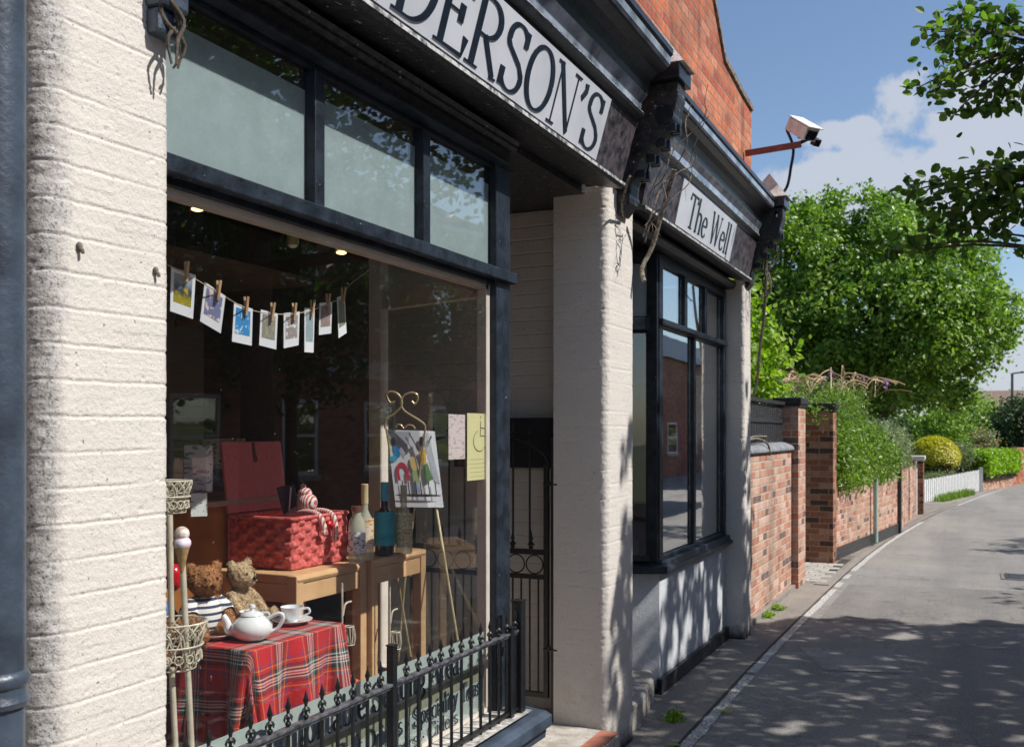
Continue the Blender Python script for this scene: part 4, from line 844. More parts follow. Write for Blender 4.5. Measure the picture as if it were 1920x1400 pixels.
ex = np.where(both, np.cos(an), (du > 0)*1.0); ey = np.where(both, np.sin(an), (dv > 0)*1.0)
Xc = cxx + np.sign(U_)*(np.minimum(np.abs(U_), hx) + off*ex); Yc = cyy + np.sign(V_)*(np.minimum(np.abs(V_), hy) + off*ey)
Zc = TZ + .004 - np.maximum(rl - .008, 0)*np.where(both, 1-.12*np.sin(2*an), 1) + np.where(r_ == 0, (fbm(U_*9+50, V_*9+50, 3, 3)-.5)*.004, 0)
idx = np.arange(n*n).reshape(n, n); f = np.stack([idx[:-1, :-1], idx[:-1, 1:], idx[1:, 1:], idx[1:, :-1]], -1).reshape(-1, 4)
m, t, p = pbsdf('red tartan cloth'); uvn = t.nodes.new('ShaderNodeUVMap'); sp = t.nodes.new('ShaderNodeSeparateXYZ'); t.links.new(uvn.outputs[0], sp.inputs[0])
RED = (.50, .008, .012); BK = (.012, .016, .018); GRN = (.02, .07, .05); WH = (.62, .62, .58); YE = (.65, .36, .04); BL = (.03, .05, .22)
st_ = [(0, RED), (.30, BL), (.325, RED), (.36, YE), (.378, RED), (.44, BK), (.50, GRN), (.53, WH), (.555, BK), (.60, WH), (.635, RED), (.66, WH), (.685, BK), (.72, WH), (.745, GRN), (.78, BK), (.84, RED), (.90, YE), (.918, RED), (.95, BL), (.975, RED)]
def tart(s_): return ramp(t, mth(t, 'FRACT', mth(t, 'DIVIDE', s_, .155)), st_, 'CONSTANT')
ca, cb = tart(sp.outputs[0]), tart(sp.outputs[1])
tw = mth(t, 'GREATER_THAN', mth(t, 'FRACT', mth(t, 'MULTIPLY', mth(t, 'ADD', sp.outputs[0], sp.outputs[1]), 260)), .5)
tw2 = mth(t, 'ADD', mth(t, 'MULTIPLY', tw, .5), .25)
t.links.new(mixc(t, tw2, ca, cb), p.inputs['Base Color']); p.inputs['Roughness'].default_value = .85; p.inputs['Sheen Weight'].default_value = .1; M['tartan'] = m
uv = np.c_[U_.ravel()+3, V_.ravel()+3]
cl_ = grid_obj('tartan_cloth', np.c_[Xc.ravel()-cxx, Yc.ravel()-cyy, Zc.ravel()-.6], f, m, None, uv=uv); cl_.location = (cxx, cyy, .6)
so = cl_.modifiers.new('s', 'SOLIDIFY'); so.thickness = .003; so.offset = -1
tag(cl_, 'red tartan cloth with white and black checks draped over the side table', 'tablecloth')
TT = TZ + .006
# china
def on_table(px, py, z=TT): return PZ(px, py, z)
tp = thing('teapot', 'round white china teapot at the front corner of the tartan cloth', 'teapot', tuple(Vector((-.355, 2.50, TT))))
c = Vector((-.355, 2.50, TT)); s_ = 1.0
mb = MB(); mb.lathe(c, [(.030, 0), (.040, .002), (.056, .014), (.064, .030), (.063, .046), (.052, .064), (.036, .074), (.034, .077)], 28); body = mb.build('body', M['white'], tp, smooth=True)
mb = MB(); mb.lathe(c, [(.036, .0775), (.034, .082), (.02, .089), (.007, .092), (.006, .096), (.011, .102), (.009, .109), (.003, .112)], 24); mb.build('lid', M['white'], tp, smooth=True)
sp_d = -RT; mb = MB(); mb.tube(smoothp([c + sp_d*.045 + Vector((0, 0, .022)), c + sp_d*.072 + Vector((0, 0, .030)), c + sp_d*.080 + Vector((0, 0, .055)), c + sp_d*.092 + Vector((0, 0, .076))]), [.018-.0006*i for i in range(16)], 12); mb.build('spout', M['white'], tp, smooth=True)
mb = MB(); mb.tube(smoothp([c - sp_d*.048 + Vector((0, 0, .066)), c - sp_d*.085 + Vector((0, 0, .082)), c - sp_d*.098 + Vector((0, 0, .068)), c - sp_d*.080 + Vector((0, 0, .035)), c - sp_d*.058 + Vector((0, 0, .024))]), .0065, 10); mb.build('handle', M['white'], tp, smooth=True)
def saucer(c, lb, r=.068):
    mb = MB(); mb.lathe(c, [(.03*r/.068, 0), (.032*r/.068, .003), (r*.8, .009), (r, .016), (r, .018), (r*.78, .0125), (.03*r/.068, .007), (.001, .007)], 28); return tag(mb.build('saucer', M['white'], smooth=True), lb, 'saucer')
def cup(c, lb, hd):
    t_ = thing('teacup', lb, 'cup', tuple(c)); mb = MB(); mb.lathe(c, [(.018, 0), (.020, .004), (.019, .007), (.030, .022), (.037, .040), (.040, .052), (.0385, .052), (.035, .040), (.028, .024), (.002, .014)], 26); mb.build('bowl', M['white'], t_, smooth=True)
    hd = Vector(hd); mb = MB(); mb.tube(smoothp([c + hd*.036 + Vector((0, 0, .044)), c + hd*.055 + Vector((0, 0, .046)), c + hd*.058 + Vector((0, 0, .030)), c + hd*.030 + Vector((0, 0, .016))]), .0038, 8); mb.build('handle', M['white'], t_, smooth=True)
c1 = Vector((-.40, 2.762, TT)); saucer(c1, 'white saucer under the teacup at the far edge of the tartan'); cup(c1 + Vector((0, 0, .0075)), 'white china teacup on the far edge of the tartan cloth', RT)
c2 = Vector((-.47, 2.635, TT)); saucer(c2, 'white saucer half hidden behind the teapot handle'); cup(c2 + Vector((0, 0, .0075)), 'white china teacup half hidden behind the teapot', RT)
saucer(Vector((-.47, 2.465, TT)), 'white side plate left of the teapot by the bear feet', .06)

# teddy bears: overlapping lobes fused by remeshing, with short tufts of fur
def fur_mat(name, c1, c2): return mat(name, c1, c2, rough=.95, scale=55, bs=.9, bscale=160, spec=.1)
def bear(name, lb, base, face, s, furm, noser, shirt=None, cat='teddy bear', seed=0, head_tilt=0):
    t_ = thing(name, lb, cat, tuple(base)); Rz = Matrix.Rotation(face, 3, 'Z'); base = Vector(base)
    def W(x, y, z): return base + Rz @ Vector((x*s, y*s, z*s))        # +y is the way the bear faces
    mb = MB()
    def b(c, r, rot=None): mb.ball(W(*c), tuple(q*s for q in r), 18, 12, Rz if rot is None else Rz @ rot)
    b((0, 0, .30), (.24, .20, .30)); b((0, 0, .10), (.22, .20, .14)); b((0, .02, .55), (.11, .11, .10))
    b((0, .03, .76), (.235, .215, .205)); b((0, .19, .70), (.115, .12, .095))
    for sg in (-1, 1):
        b((sg*.19, .0, .93), (.085, .05, .085)); b((sg*.20, .02, .44), (.10, .10, .10))
        P = [(sg*.20, .02, .44), (sg*.27, .10, .33), (sg*.25, .22, .24), (sg*.22, .30, .18)]
        mb.tube([W(*q) for q in P], [.10*s, .095*s, .085*s, .08*s], 14); b(P[-1], (.085, .095, .08))
        P = [(sg*.12, .08, .12), (sg*.20, .26, .10), (sg*.25, .40, .09)]
        mb.tube([W(*q) for q in P], [.13*s, .11*s, .10*s], 14); b((sg*.26, .46, .12), (.10, .075, .135))
    o = mb.build('body', furm, t_, smooth=True)
    rm = o.modifiers.new('r', 'REMESH'); rm.mode = 'VOXEL'; rm.voxel_size = .022*s; rm.use_smooth_shade = True
    dg = bpy.context.evaluated_depsgraph_get(); me = bpy.data.meshes.new_from_object(o.evaluated_get(dg)); o.modifiers.clear(); 
    nv = len(me.vertices); co = np.zeros(nv*3); me.vertices.foreach_get('co', co); no = np.zeros(nv*3); me.vertices.foreach_get('normal', no); co = co.reshape(-1, 3); no = no.reshape(-1, 3)
    k = (fbm(co[:, 0]*150+co[:, 2]*90, co[:, 1]*150+co[:, 2]*60, 3, seed)-.5)*.028*s*4
    co2 = co + no*k[:, None]*.35; me.vertices.foreach_set('co', co2.ravel()); me.materials.clear(); me.materials.append(furm); o.data = me; me.name = 'body'
    r2 = np.random.default_rng(seed); m_ = 9000; ii = r2.integers(0, nv, m_); A = co2[ii] + r2.normal(0, .004*s, (m_, 3)); d = no[ii] + r2.normal(0, .75, (m_, 3)); d /= np.linalg.norm(d, axis=1)[:, None]
    sd2 = np.cross(d, r2.normal(0, 1, (m_, 3))); sd2 /= np.linalg.norm(sd2, axis=1)[:, None]; L = r2.uniform(.014, .030, m_)[:, None]*s
    vv = np.stack([A - sd2*.006*s, A + sd2*.006*s, A + d*L], 1).reshape(-1, 3); grid_obj('fur', vv, np.arange(m_*3).reshape(-1, 3), furm, t_, smooth=False)
    mb = MB(); mb.ball(W(0, .315, .735), (.045*s, .03*s, .035*s), 12, 8, Rz); mb.build('nose', noser, t_, smooth=True)
    for sg in (-1, 1): mb = MB(); mb.ball(W(sg*.085, .215, .80), .022*s, 10, 7); mb.build('eye', M['iron'], t_, smooth=True)
    if shirt is not None:
        mb = MB(); prof = [(.235, .10), (.258, .16), (.266, .26), (.25, .38), (.22, .46), (.16, .53), (.12, .555)]
        mb.lathe((0, 0, 0), [(r_*s, z*s) for r_, z in prof], 30, sx=1.0, sy=.90); mb.v = [tuple(base + Rz @ Vector(q)) for q in mb.v]; mb.f = mb.f[:-2]; mb.m = mb.m[:-2]
        for sg in (-1, 1): mb.tube([W(sg*.17, .01, .46), W(sg*.26, .07, .36), W(sg*.27, .15, .30)], [.12*s, .125*s, .12*s], 14, cap=False)
        mb.build('jumper', shirt, t_, smooth=True)
    return t_
M['fur1'] = fur_mat('brown plush', (.52, .26, .12), (.36, .17, .075)); M['fur2'] = fur_mat('beige plush', (.66, .50, .32), (.52, .38, .23)); M['fur3'] = fur_mat('golden brown plush', (.34, .17, .07), (.24, .11, .05))
m, t, p = pbsdf('striped jumper'); tcn = t.nodes.new('ShaderNodeTexCoord'); sp = t.nodes.new('ShaderNodeSeparateXYZ'); t.links.new(tcn.outputs['Object'], sp.inputs[0])
t.links.new(ramp(t, mth(t, 'FRACT', mth(t, 'DIVIDE', sp.outputs[2], .022)), [(0, (.75, .74, .72)), (.62, (.04, .05, .10))], 'CONSTANT'), p.inputs['Base Color']); p.inputs['Roughness'].default_value = .9; M['stripe'] = m
camf = lambda x, y, d=0: math.atan2(-(CAM.x-x), (CAM.y-y)) + R(d)
bear('teddy_bear', 'curly brown teddy bear in a black and white striped jumper on the tartan cloth', (-.53, 2.475, TT), camf(-.53, 2.47, 28), .235, M['fur1'], M['fur3'], M['stripe'], seed=3)
bear('teddy_bear', 'pale beige teddy bear with a dark nose sitting behind the teapot', (-.575, 2.70, TT), camf(-.57, 2.7, 50), .215, M['fur2'], M['iron'], None, seed=5)
bear('teddy_bear', 'golden teddy bear in blue clothes half hidden behind the pillar edge', (-.66, 2.34, 1.02), camf(-.6, 2.3, 30), .27, M['fur3'], M['iron'], mat('blue cloth', (.05, .17, .42), rough=.9, scale=20), seed=8)
stl = thing('display_stool', 'low dark stool behind the tartan table holding the blue dressed bear', 'stool', (-.66, 2.28, PLAT))
mb = MB(); mb.box((-.80, 2.16, .99), (-.755, 2.36, 1.015)); mb.box((-.7545, 2.20, .985), (-.54, 2.37, 1.015)); mb.build('seat', M['wood_d'], stl)
for x, y in ((-.78, 2.18), (-.58, 2.24), (-.78, 2.34), (-.58, 2.34)): mb = MB(); mb.box((x-.012, y-.012, PLAT), (x+.012, y+.012, .984)); mb.build('leg', M['wood_d'], stl)
q = PT(325, 1082, 3.0); mb = MB(); mb.ball(q, (.030, .030, .042), 18, 12); mb.tube([q - Vector((0, 0, .04)), q - Vector((0, 0, .10))], .002, 6)
tag(mb.build('red_balloon_ornament', mat('shiny red', (.55, .01, .02), rough=.2, scale=4), smooth=True), 'shiny red balloon shaped ornament peeping past the pillar edge', 'ornament')

# stools
def stool(lb, x0, x1, y0, y1, zt):
    t_ = thing('wooden_stool', lb, 'stool', ((x0+x1)/2, (y0+y1)/2, PLAT), group='beech stools in the window display')
    mb = MB(); mb.prism([(x1-.004, zt-.035), (x1+.004, zt-.018), (x1-.004, zt-.002), (x1-.03, zt), (x0, zt), (x0, zt-.035)], 'y', y0+.006, y1-.006); mb.build('seat', M['wood'], t_, bevel=.004)
    mb = MB(); mb.box((x1-.024, y0+.047, zt-.105), (x1-.006, y1-.047, zt-.036)); mb.build('apron', M['wood'], t_, bevel=.002)
    mb = MB(); mb.box((x0+.04, y0+.008, zt-.105), (x1-.047, y0+.026, zt-.036)); mb.build('apron', M['wood'], t_, bevel=.002)
    for x, y in ((x1-.023, y0+.023), (x1-.023, y1-.023), (x0+.023, y0+.023), (x0+.023, y1-.023)):
        mb = MB(); mb.box((x-.022, y-.022, PLAT), (x+.022, y+.022, zt-.037 if x < x1-.1 else zt-.003)); mb.build('leg', M['wood'], t_, bevel=.003)
stool('beech stool standing under the red wicker hamper', -.99, -.585, 3.03, 3.505, 1.158)
stool('beech stool under the bottles, right of the hamper stool', -.98, -.565, 3.515, 3.965, 1.163)
# hamper: real woven walls
def weave_wall(P0, Ud, L, H, Nn, m, par, name='woven_wall', nx=12, nzv=8, amp=.0095):
    P0, Ud, Nn = Vector(P0), Vector(Ud), Vector(Nn); a, b = nx*7, nzv*6; u = np.linspace(0, nx, a+1); v = np.linspace(0, nzv, b+1); U2, V2 = np.meshgrid(u, v)
    ck = (np.floor(U2*.999)+np.floor(V2*.999)) % 2; fu = U2-np.floor(U2*.999); fv = V2-np.floor(V2*.999)
    h = np.where(ck > 0, np.sin(np.pi*np.clip(fv, 0, 1))*np.sin(np.pi*np.clip(fu, 0, 1))**.5, .35*np.sin(np.pi*np.clip(fu, 0, 1))*0.6 - .3)*amp
    h = np.nan_to_num(h) + (vnoise(U2*2, V2*2, 5)-.5)*.002
    co = np.array(P0)[None] + (U2.ravel()/nx*L)[:, None]*np.array(Ud) + (V2.ravel()/nzv*H)[:, None]*np.array([0, 0, 1.]) + h.ravel()[:, None]*np.array(Nn)
    idx = np.arange((a+1)*(b+1)).reshape(b+1, a+1); f = np.stack([idx[:-1, :-1], idx[:-1, 1:], idx[1:, 1:], idx[1:, :-1]], -1).reshape(-1, 4)
    o = grid_obj(name, co, f, m, par); so = o.modifiers.new('s', 'SOLIDIFY'); so.thickness = .008; so.offset = -1 if name != 'lid_' else 1; return o
HX0, HX1, HY0, HY1, HZ0, HZ1 = -.985, -.68, 3.125, 3.50, 1.161, 1.355
ham = thing('wicker_hamper', 'open red woven wicker picnic hamper with its lid up', 'hamper', ((HX0+HX1)/2, (HY0+HY1)/2, HZ0))
M['wick'] = mat('red dyed wicker', (.80, .20, .18), (.50, .06, .06), rough=.7, scale=60, bs=.6, bscale=200)
M['wick2'] = mat('red woven lid lining', (.86, .26, .26), (.74, .16, .17), rough=.7, scale=150, bs=.7, bscale=260)
weave_wall((HX1, HY0, HZ0), (0, 1, 0), HY1-HY0, HZ1-HZ0, (1, 0, 0), M['wick'], ham, nx=9, nzv=7)
weave_wall((HX0, HY0, HZ0), (1, 0, 0), HX1-HX0, HZ1-HZ0, (0, -1, 0), M['wick'], ham, nx=7, nzv=7)
mb = MB(); mb.box((HX0, HY0+.01, HZ0+.002), (HX1-.01, HY1-.01, HZ0+.012)); mb.box((HX0-.008, HY0, HZ0), (HX0, HY1, HZ1)); mb.box((HX0, HY1-.008, HZ0), (HX1-.01, HY1, HZ1)); mb.build('back_and_base', M['wick2'], ham)
rim = MB(); z = HZ1+.003
rim.tube([(HX0, HY0, z), (HX1, HY0, z), (HX1+.002, HY0, z), (HX1, HY1, z), (HX0, HY1, z), (HX0, HY0+.001, z)], .008, 8); rim.build('rim', M['wick'], ham, smooth=True)
ld = MB(); lean = Vector((-.13, 0, .99)).normalized(); L = .29; nl = Vector((.99, 0, .13)).normalized(); a = Vector((HX0-.002, HY0, HZ1+.014)); 
ld.add([a, a + Vector((0, HY1-HY0, 0)), a + Vector((0, HY1-HY0, 0)) + lean*L, a + lean*L] + [q - nl*.014 for q in (a, a + Vector((0, HY1-HY0, 0)), a + Vector((0, HY1-HY0, 0)) + lean*L, a + lean*L)], [(0, 1, 2, 3), (7, 6, 5, 4), (0, 4, 5, 1), (1, 5, 6, 2), (2, 6, 7, 3), (3, 7, 4, 0)])
lid = ld.build('lid', M['wick2'], ham, bevel=.004)
mb = MB(); e = a + Vector((0, (HY1-HY0)*.5, 0)) + nl*.003; mb.bar(e + lean*.285, e + lean*.225, .014, .004, up=nl); mb.ball(e + lean*.215 + nl*.004, (.006, .012, .014), 10, 7); mb.build('latch_strap', M['wood_d'], lid)
mb = MB(); q = Vector((HX1+.012, 3.36, 1.315)); mb.ball(q, (.012, .022, .022), 14, 9); mb.tube([q + Vector((.01, -.025, .008)), q + Vector((.02, 0, 0)), q + Vector((.01, .025, .008))], .004, 6); mb.build('toggle', mat('bright red toggle', (.60, .01, .02), rough=.3, scale=4), ham, smooth=True)
# striped knitted doll leaning out of the hamper and a dark booklet
m, t, p = pbsdf('pink and white knit'); tcn = t.nodes.new('ShaderNodeTexCoord'); wv = t.nodes.new('ShaderNodeTexWave'); wv.inputs['Scale'].default_value = 30; wv.inputs['Distortion'].default_value = 3; t.links.new(tcn.outputs['Object'], wv.inputs['Vector'])
t.links.new(ramp(t, wv.outputs['Color'], [(.42, (.52, .10, .14)), (.55, (.72, .66, .56))]), p.inputs['Base Color']); p.inputs['Roughness'].default_value = .9; M['knit'] = m
dl = thing('knitted_doll', 'floppy pink and white knitted doll leaning over the hamper rim', 'soft toy', (-.70, 3.19, 1.30))
c = PT(576, 942, 4.07); mb = MB(); mb.ball(c, (.042, .042, .040), 18, 12); mb.tube(smoothp([c + Vector((-.02, 0, -.03)), c + Vector((-.06, -.01, -.06)), c + Vector((-.11, 0, -.10))]), [.028, .029, .03, .031, .032, .033, .034, .034, .034, .034, .034], 12)
for sg in (-1, 1):
    mb.tube(smoothp([c + Vector((-.05, sg*.03, -.05)), c + Vector((.02, sg*.040, -.035)), c + Vector((.085, sg*.042, -.045)), c + Vector((.108, sg*.040, -.085)), c + Vector((.110, sg*.038, -.12 - .015*sg))]), .013, 10); mb.ball(c + Vector((.110, sg*.038, -.128 - .015*sg)), .016, 10, 7)
mb.ball(c + Vector((-.012, .0, .040)), (.030, .030, .022), 14, 8); mb.ball(c + Vector((-.02, 0, .066)), .013, 10, 7)
o = mb.build('body', M['knit'], dl, smooth=True)
for sg in (-1, 1): mb = MB(); mb.ball(c + Vector((.034, sg*.014-.012, .004)), .0045, 8, 6); mb.build('eye', M['iron'], dl, smooth=True)
mb = MB(); mb.tube([c + Vector((.0, -.03, -.035)), c + Vector((.03, 0, -.04)), c + Vector((.0, .035, -.035)), c + Vector((-.03, 0, -.04)), c + Vector((-.005, -.03, -.035))], .013, 8); mb.build('scarf', M['knit'], dl, smooth=True)
mb = MB(); q = PT(541, 935, 4.14); rbox(mb, q, .075, .012, .115, Matrix.Rotation(R(25), 3, 'Z') @ Matrix.Rotation(R(-14), 3, 'Y')); bk = mb.build('dark_booklet', mat('navy card', (.035, .045, .075), rough=.5, scale=20), bevel=.01); tag(bk, 'dark navy booklet sticking up out of the hamper behind the doll', 'booklet')
mb = MB(); rbox(mb, q, .006, .0125, .10, Matrix.Rotation(R(25), 3, 'Z') @ Matrix.Rotation(R(4), 3, 'Y'), (.008, -.001, 0)); mb.build('white_stripe', M['card'], bk)

# bottles
def bottle(lb, px, py, t_, hgt, r, glassm, neckm, labm, lab=(.16, .55), neck=.62, cat='bottle', z0=1.1645):
    b = PT(px, py, t_); b.z = z0; th = thing('bottle', lb, cat, tuple(b))
    n0 = hgt*neck; mb = MB(); mb.lathe(b, [(r*.9, 0), (r, .006), (r, n0*.78), (r*.92, n0*.86), (r*.62, n0*.96), (r*.38, n0*1.06), (r*.34, hgt*.93), (r*.36, hgt*.985)], 24); mb.build('body', glassm, th, smooth=True)
    mb = MB(); mb.lathe(b, [(r*.40, hgt*.74), (r*.39, hgt*.99), (r*.40, hgt*.995), (r*.36, hgt), (.001, hgt)], 20); mb.build('neck_foil', neckm, th, smooth=True)
    mb = MB(); mb.lathe(b, [(r*1.015, hgt*lab[0]), (r*1.015, hgt*lab[1])], 28); mb.f = mb.f[:-2]; mb.m = mb.m[:-2]; mb.build('label', labm, th, smooth=True)
    return th
def lab_mat(name, bgc, ink, sc_=60, th=.56): 
    m, t, p = pbsdf(name); n = t.nodes.new('ShaderNodeTexNoise'); n.inputs['Scale'].default_value = sc_; n.inputs['Detail'].default_value = 2
    tcn = t.nodes.new('ShaderNodeTexCoord'); mp = t.nodes.new('ShaderNodeMapping'); mp.inputs['Scale'].default_value = (1, 1, 2.6); t.links.new(tcn.outputs['Object'], mp.inputs[0]); t.links.new(mp.outputs[0], n.inputs['Vector'])
    t.links.new(ramp(t, n.outputs['Fac'], [(th, bgc), (th+.02, ink)]), p.inputs['Base Color']); p.inputs['Roughness'].default_value = .5; return m
def bglass(name, c, a=.5, rough=.08):
    m, t, p = pbsdf(name); p.inputs['Base Color'].default_value = (*c, 1); p.inputs['Roughness'].default_value = rough; p.inputs['Alpha'].default_value = a; p.inputs['Coat Weight'].default_value = .6; return m
clear = bglass('clear pale glass', (.62, .66, .52), .55)
bottle('clear squash bottle with cream neck and orange edged label, left of the blue one', 684, 1036, 4.14, .315, .037, clear, mat('cream neck foil', (.72, .60, .34), rough=.4, scale=8), lab_mat('floral orange label', (.75, .62, .48), (.62, .25, .05), 45))
bottle('dark wine bottle with turquoise label and turquoise foil neck', 721, 1030, 4.30, .315, .042, bglass('dark bottle glass', (.008, .01, .012), 1), mat('turquoise foil', (.02, .42, .62), (.01, .30, .5), rough=.3, scale=30), lab_mat('turquoise label', (.015, .38, .50), (.02, .20, .30), 90), lab=(.14, .60))
bottle('clear bottle with cream script label, right of the turquoise one', 757, 1030, 4.36, .30, .038, clear, bglass('clear neck', (.6, .62, .5), .6), lab_mat('cream script label', (.66, .60, .38), (.16, .14, .10), 75), lab=(.14, .58))
jr = PT(669, 1040, 4.02); jr.z = 1.1645; jt = thing('glass_jar', 'squat glass jar with a brown lid and printed label beside the hamper', 'jar', tuple(jr))
mb = MB(); mb.lathe(jr, [(.030, 0), (.034, .005), (.035, .13), (.032, .17), (.018, .195), (.019, .215)], 22); mb.build('body', clear, jt, smooth=True)
mb = MB(); mb.lathe(jr, [(.0225, .212), (.0225, .232), (.001, .233)], 20); mb.build('lid', mat('brown lid', (.16, .07, .045), rough=.4, scale=9), jt, smooth=True)
mb = MB(); mb.lathe(jr, [(.0356, .045), (.0356, .13)], 26); mb.f = mb.f[:-2]; mb.m = mb.m[:-2]; mb.build('label', lab_mat('blue printed label', (.72, .72, .72), (.12, .16, .36), 55, .54), jt, smooth=True)

# cabinet, book boxes, price card
mb = MB(); cb_ = thing('wooden_cabinet', 'warm brown wooden cabinet behind the teddy bears and the hamper', 'cabinet', (-1.1, 3.0, PLAT))
mb = MB(); mb.box((-1.75, 2.72, PLAT), (-1.02, 3.60, 1.40)); mb.build('carcass', mat('sunlit varnished pine', (.42, .17, .045), (.24, .08, .02), rough=.35, scale=4), cb_, bevel=.003)
mb = MB(); mb.box((-1.77, 2.70, 1.4005), (-.99, 3.62, 1.422)); mb.build('top', M['tan'], cb_, bevel=.003)
def bx(name, lb, cat, px0, px1, py0, py1, t0, dpt, m, ang=25, m2=None):
    c = PT((px0+px1)/2, (py0+py1)/2, t0); w_ = (px1-px0)/FPX*t0; h_ = (py1-py0)/FPX*t0
    o = rbox(MB(), c, w_, dpt, h_, Matrix.Rotation(R(ang), 3, 'Z')).build(name, m, bevel=.002); return tag(o, lb, cat)
lm = lab_mat('printed pale box', (.68, .70, .76), (.20, .22, .34), 28, .55); lm2 = lab_mat('printed cream box', (.70, .64, .48), (.28, .14, .08), 34, .55)
bx('boxed_set', 'tall white printed box standing on the cabinet, left of the hamper lid', 'box', 350, 394, 834, 922, 3.78, .06, lm, 20)
bx('boxed_set', 'wide cream box behind the white one, top just above the hamper lid', 'box', 377, 458, 822, 918, 4.78, .05, lm2, 25)
bx('small_box', 'short blue and brown box between the white box and the hamper lid', 'box', 394, 424, 878, 918, 4.70, .04, lab_mat('blue brown box', (.05, .06, .16), (.20, .09, .05), 40, .5), 20)
bx('price_card', 'white handwritten price card tilted against the cabinet edge', 'card', 358, 388, 924, 968, 3.55, .002, lab_mat('handwritten card', (.78, .82, .78), (.10, .16, .16), 70, .62), 50)
bx('grey_card', 'blank pinkish grey card on the dark back shelf, upper centre', 'card', 513, 553, 822, 849, 5.2, .002, mat('pale grey card', (.42, .36, .35), rough=.6, scale=4))
for k, px in enumerate((575, 672)): bx('notice_slip', ('small pale blue notice, left of two at the back', 'small pale blue notice at the back behind the bottles')[k], 'notice', px-9, px+9, 857, 880, 5.4, .002, mat('pale blue slip', (.30, .36, .42), rough=.6, scale=4))

# cream wire plant stand at the left edge
M['wire'] = mat('cream painted wire', (.62, .57, .45), (.48, .43, .33), rough=.5, scale=30)
ws = thing('wire_stand', 'cream painted wire stand with two scrollwork baskets at the left edge', 'plant stand', (-.30, 2.0, PLAT))
sc0 = PT(318, 935, 2.72)
def wbasket(c, r0, r1, h, name):
    mb = MB()
    for z, r in ((0, r0), (h*.5, (r0+r1)/2+.004), (h, r1)): mb.tube([(c.x+r*math.cos(R(a)), c.y+r*math.sin(R(a)), c.z+z) for a in range(0, 361, 20)], .0028, 6, cap=False)
    k = 15
    for i in range(k):
        a = 2*math.pi*i/k
        for s1 in (-1, 1): mb.tube(smoothp([(c.x+(r0+(r1-r0)*t+.003*math.sin(t*9))*math.cos(a+s1*.42*math.sin(t*3.1)), c.y+(r0+(r1-r0)*t)*math.sin(a+s1*.42*math.sin(t*3.1)), c.z+h*t) for t in (0, .2, .4, .6, .8, 1)], 2), .0022, 5)
        a2 = a+.2; cc_ = Vector((c.x+(r0+r1)/2*math.cos(a2), c.y+(r0+r1)/2*math.sin(a2), c.z+h*.5)); tdir = Vector((-math.sin(a2), math.cos(a2), 0))
        for zc, rr in ((-.25, .011), (.25, .011)): mb.tube([cc_ + tdir*rr*math.cos(R(q)) + Vector((0, 0, zc*h + rr*math.sin(R(q)))) for q in range(0, 361, 40)], .002, 5, cap=False)
    return mb.build(name, M['wire'], ws, smooth=True)
wbasket(Vector((sc0.x, sc0.y, 1.475)), .042, .058, .085, 'upper_basket')
lb0 = PT(326, 1210, 2.62)
wbasket(Vector((lb0.x, lb0.y, 1.075)), .055, .085, .12, 'lower_basket')
for (a, b) in (((322, 1250), (330, 1420)), ((342, 1050), (360, 1420)), ((318, 965), (322, 1165))):
    p0 = PT(*a, 2.6); p1 = PT(*b, 2.6); mb = MB(); mb.tube([p0, p1, ], .008, 10); mb.build('leg', M['wire'], ws, smooth=True)
cn = thing('cone_ornament', 'ice cream cone ornament with white and pink scoops on a cream stick', 'ornament', tuple(PT(341, 1060, 2.55)))
c = PT(341, 1012, 2.55)
mb = MB(); mb.lathe(c + Vector((0, 0, -.085)), [(.003, 0), (.008, .02), (.018, .062), (.020, .066)], 16); mb.build('cone', mat('wafer', (.52, .34, .15), (.36, .22, .09), rough=.7, scale=90, bs=.5), cn, smooth=True)
mb = MB(); mb.ball(c + Vector((0, 0, -.008)), (.023, .023, .019), 16, 10); mb.build('pink_scoop', mat('pink scoop', (.72, .45, .55), (.60, .62, .72), rough=.5, scale=70), cn, smooth=True)
mb = MB(); mb.ball(c + Vector((0, 0, .016)), (.019, .019, .019), 16, 10); mb.build('white_scoop', mat('speckled white scoop', (.75, .73, .68), (.50, .35, .30), rough=.5, scale=120), cn, smooth=True)
for (px, py, lb) in ((650, 1180, 'white wire lantern on a curved hook behind the tartan cloth'), (738, 1190, 'white wire lantern between the two beech stools')):
    b = PX(px, py, -.50); b.z = PLAT; th = thing('wire_lantern', lb, 'lantern', tuple(b)); z = PX(px, py, -.50).z; mb = MB()
    mb.tube(smoothp([b + Vector((0, -.03, 0)), b + Vector((0, -.03, .62)), b + Vector((0, -.028, z+.06-PLAT)), b + Vector((0, -.01, z+.10-PLAT)), b + Vector((0, .03, z+.105-PLAT))]), .004, 8); mb.build('hook_stem', M['wire'], th, smooth=True)
    mb = MB(); cz = b + Vector((0, .015, z-.06-PLAT)); 
    for i in range(8): a = i*math.pi/4; mb.tube(smoothp([cz + Vector((.02*math.cos(a), .02*math.sin(a), 0)), cz + Vector((.026*math.cos(a), .026*math.sin(a), .03)), cz + Vector((.018*math.cos(a), .018*math.sin(a), .07))], 3), .0024, 5)
    for zz, r in ((0, .021), (.07, .019)): mb.tube([cz + Vector((r*math.cos(R(a)), r*math.sin(R(a)), zz)) for a in range(0, 361, 30)], .003, 5, cap=False)
    mb.build('cage', M['wire'], th, smooth=True)
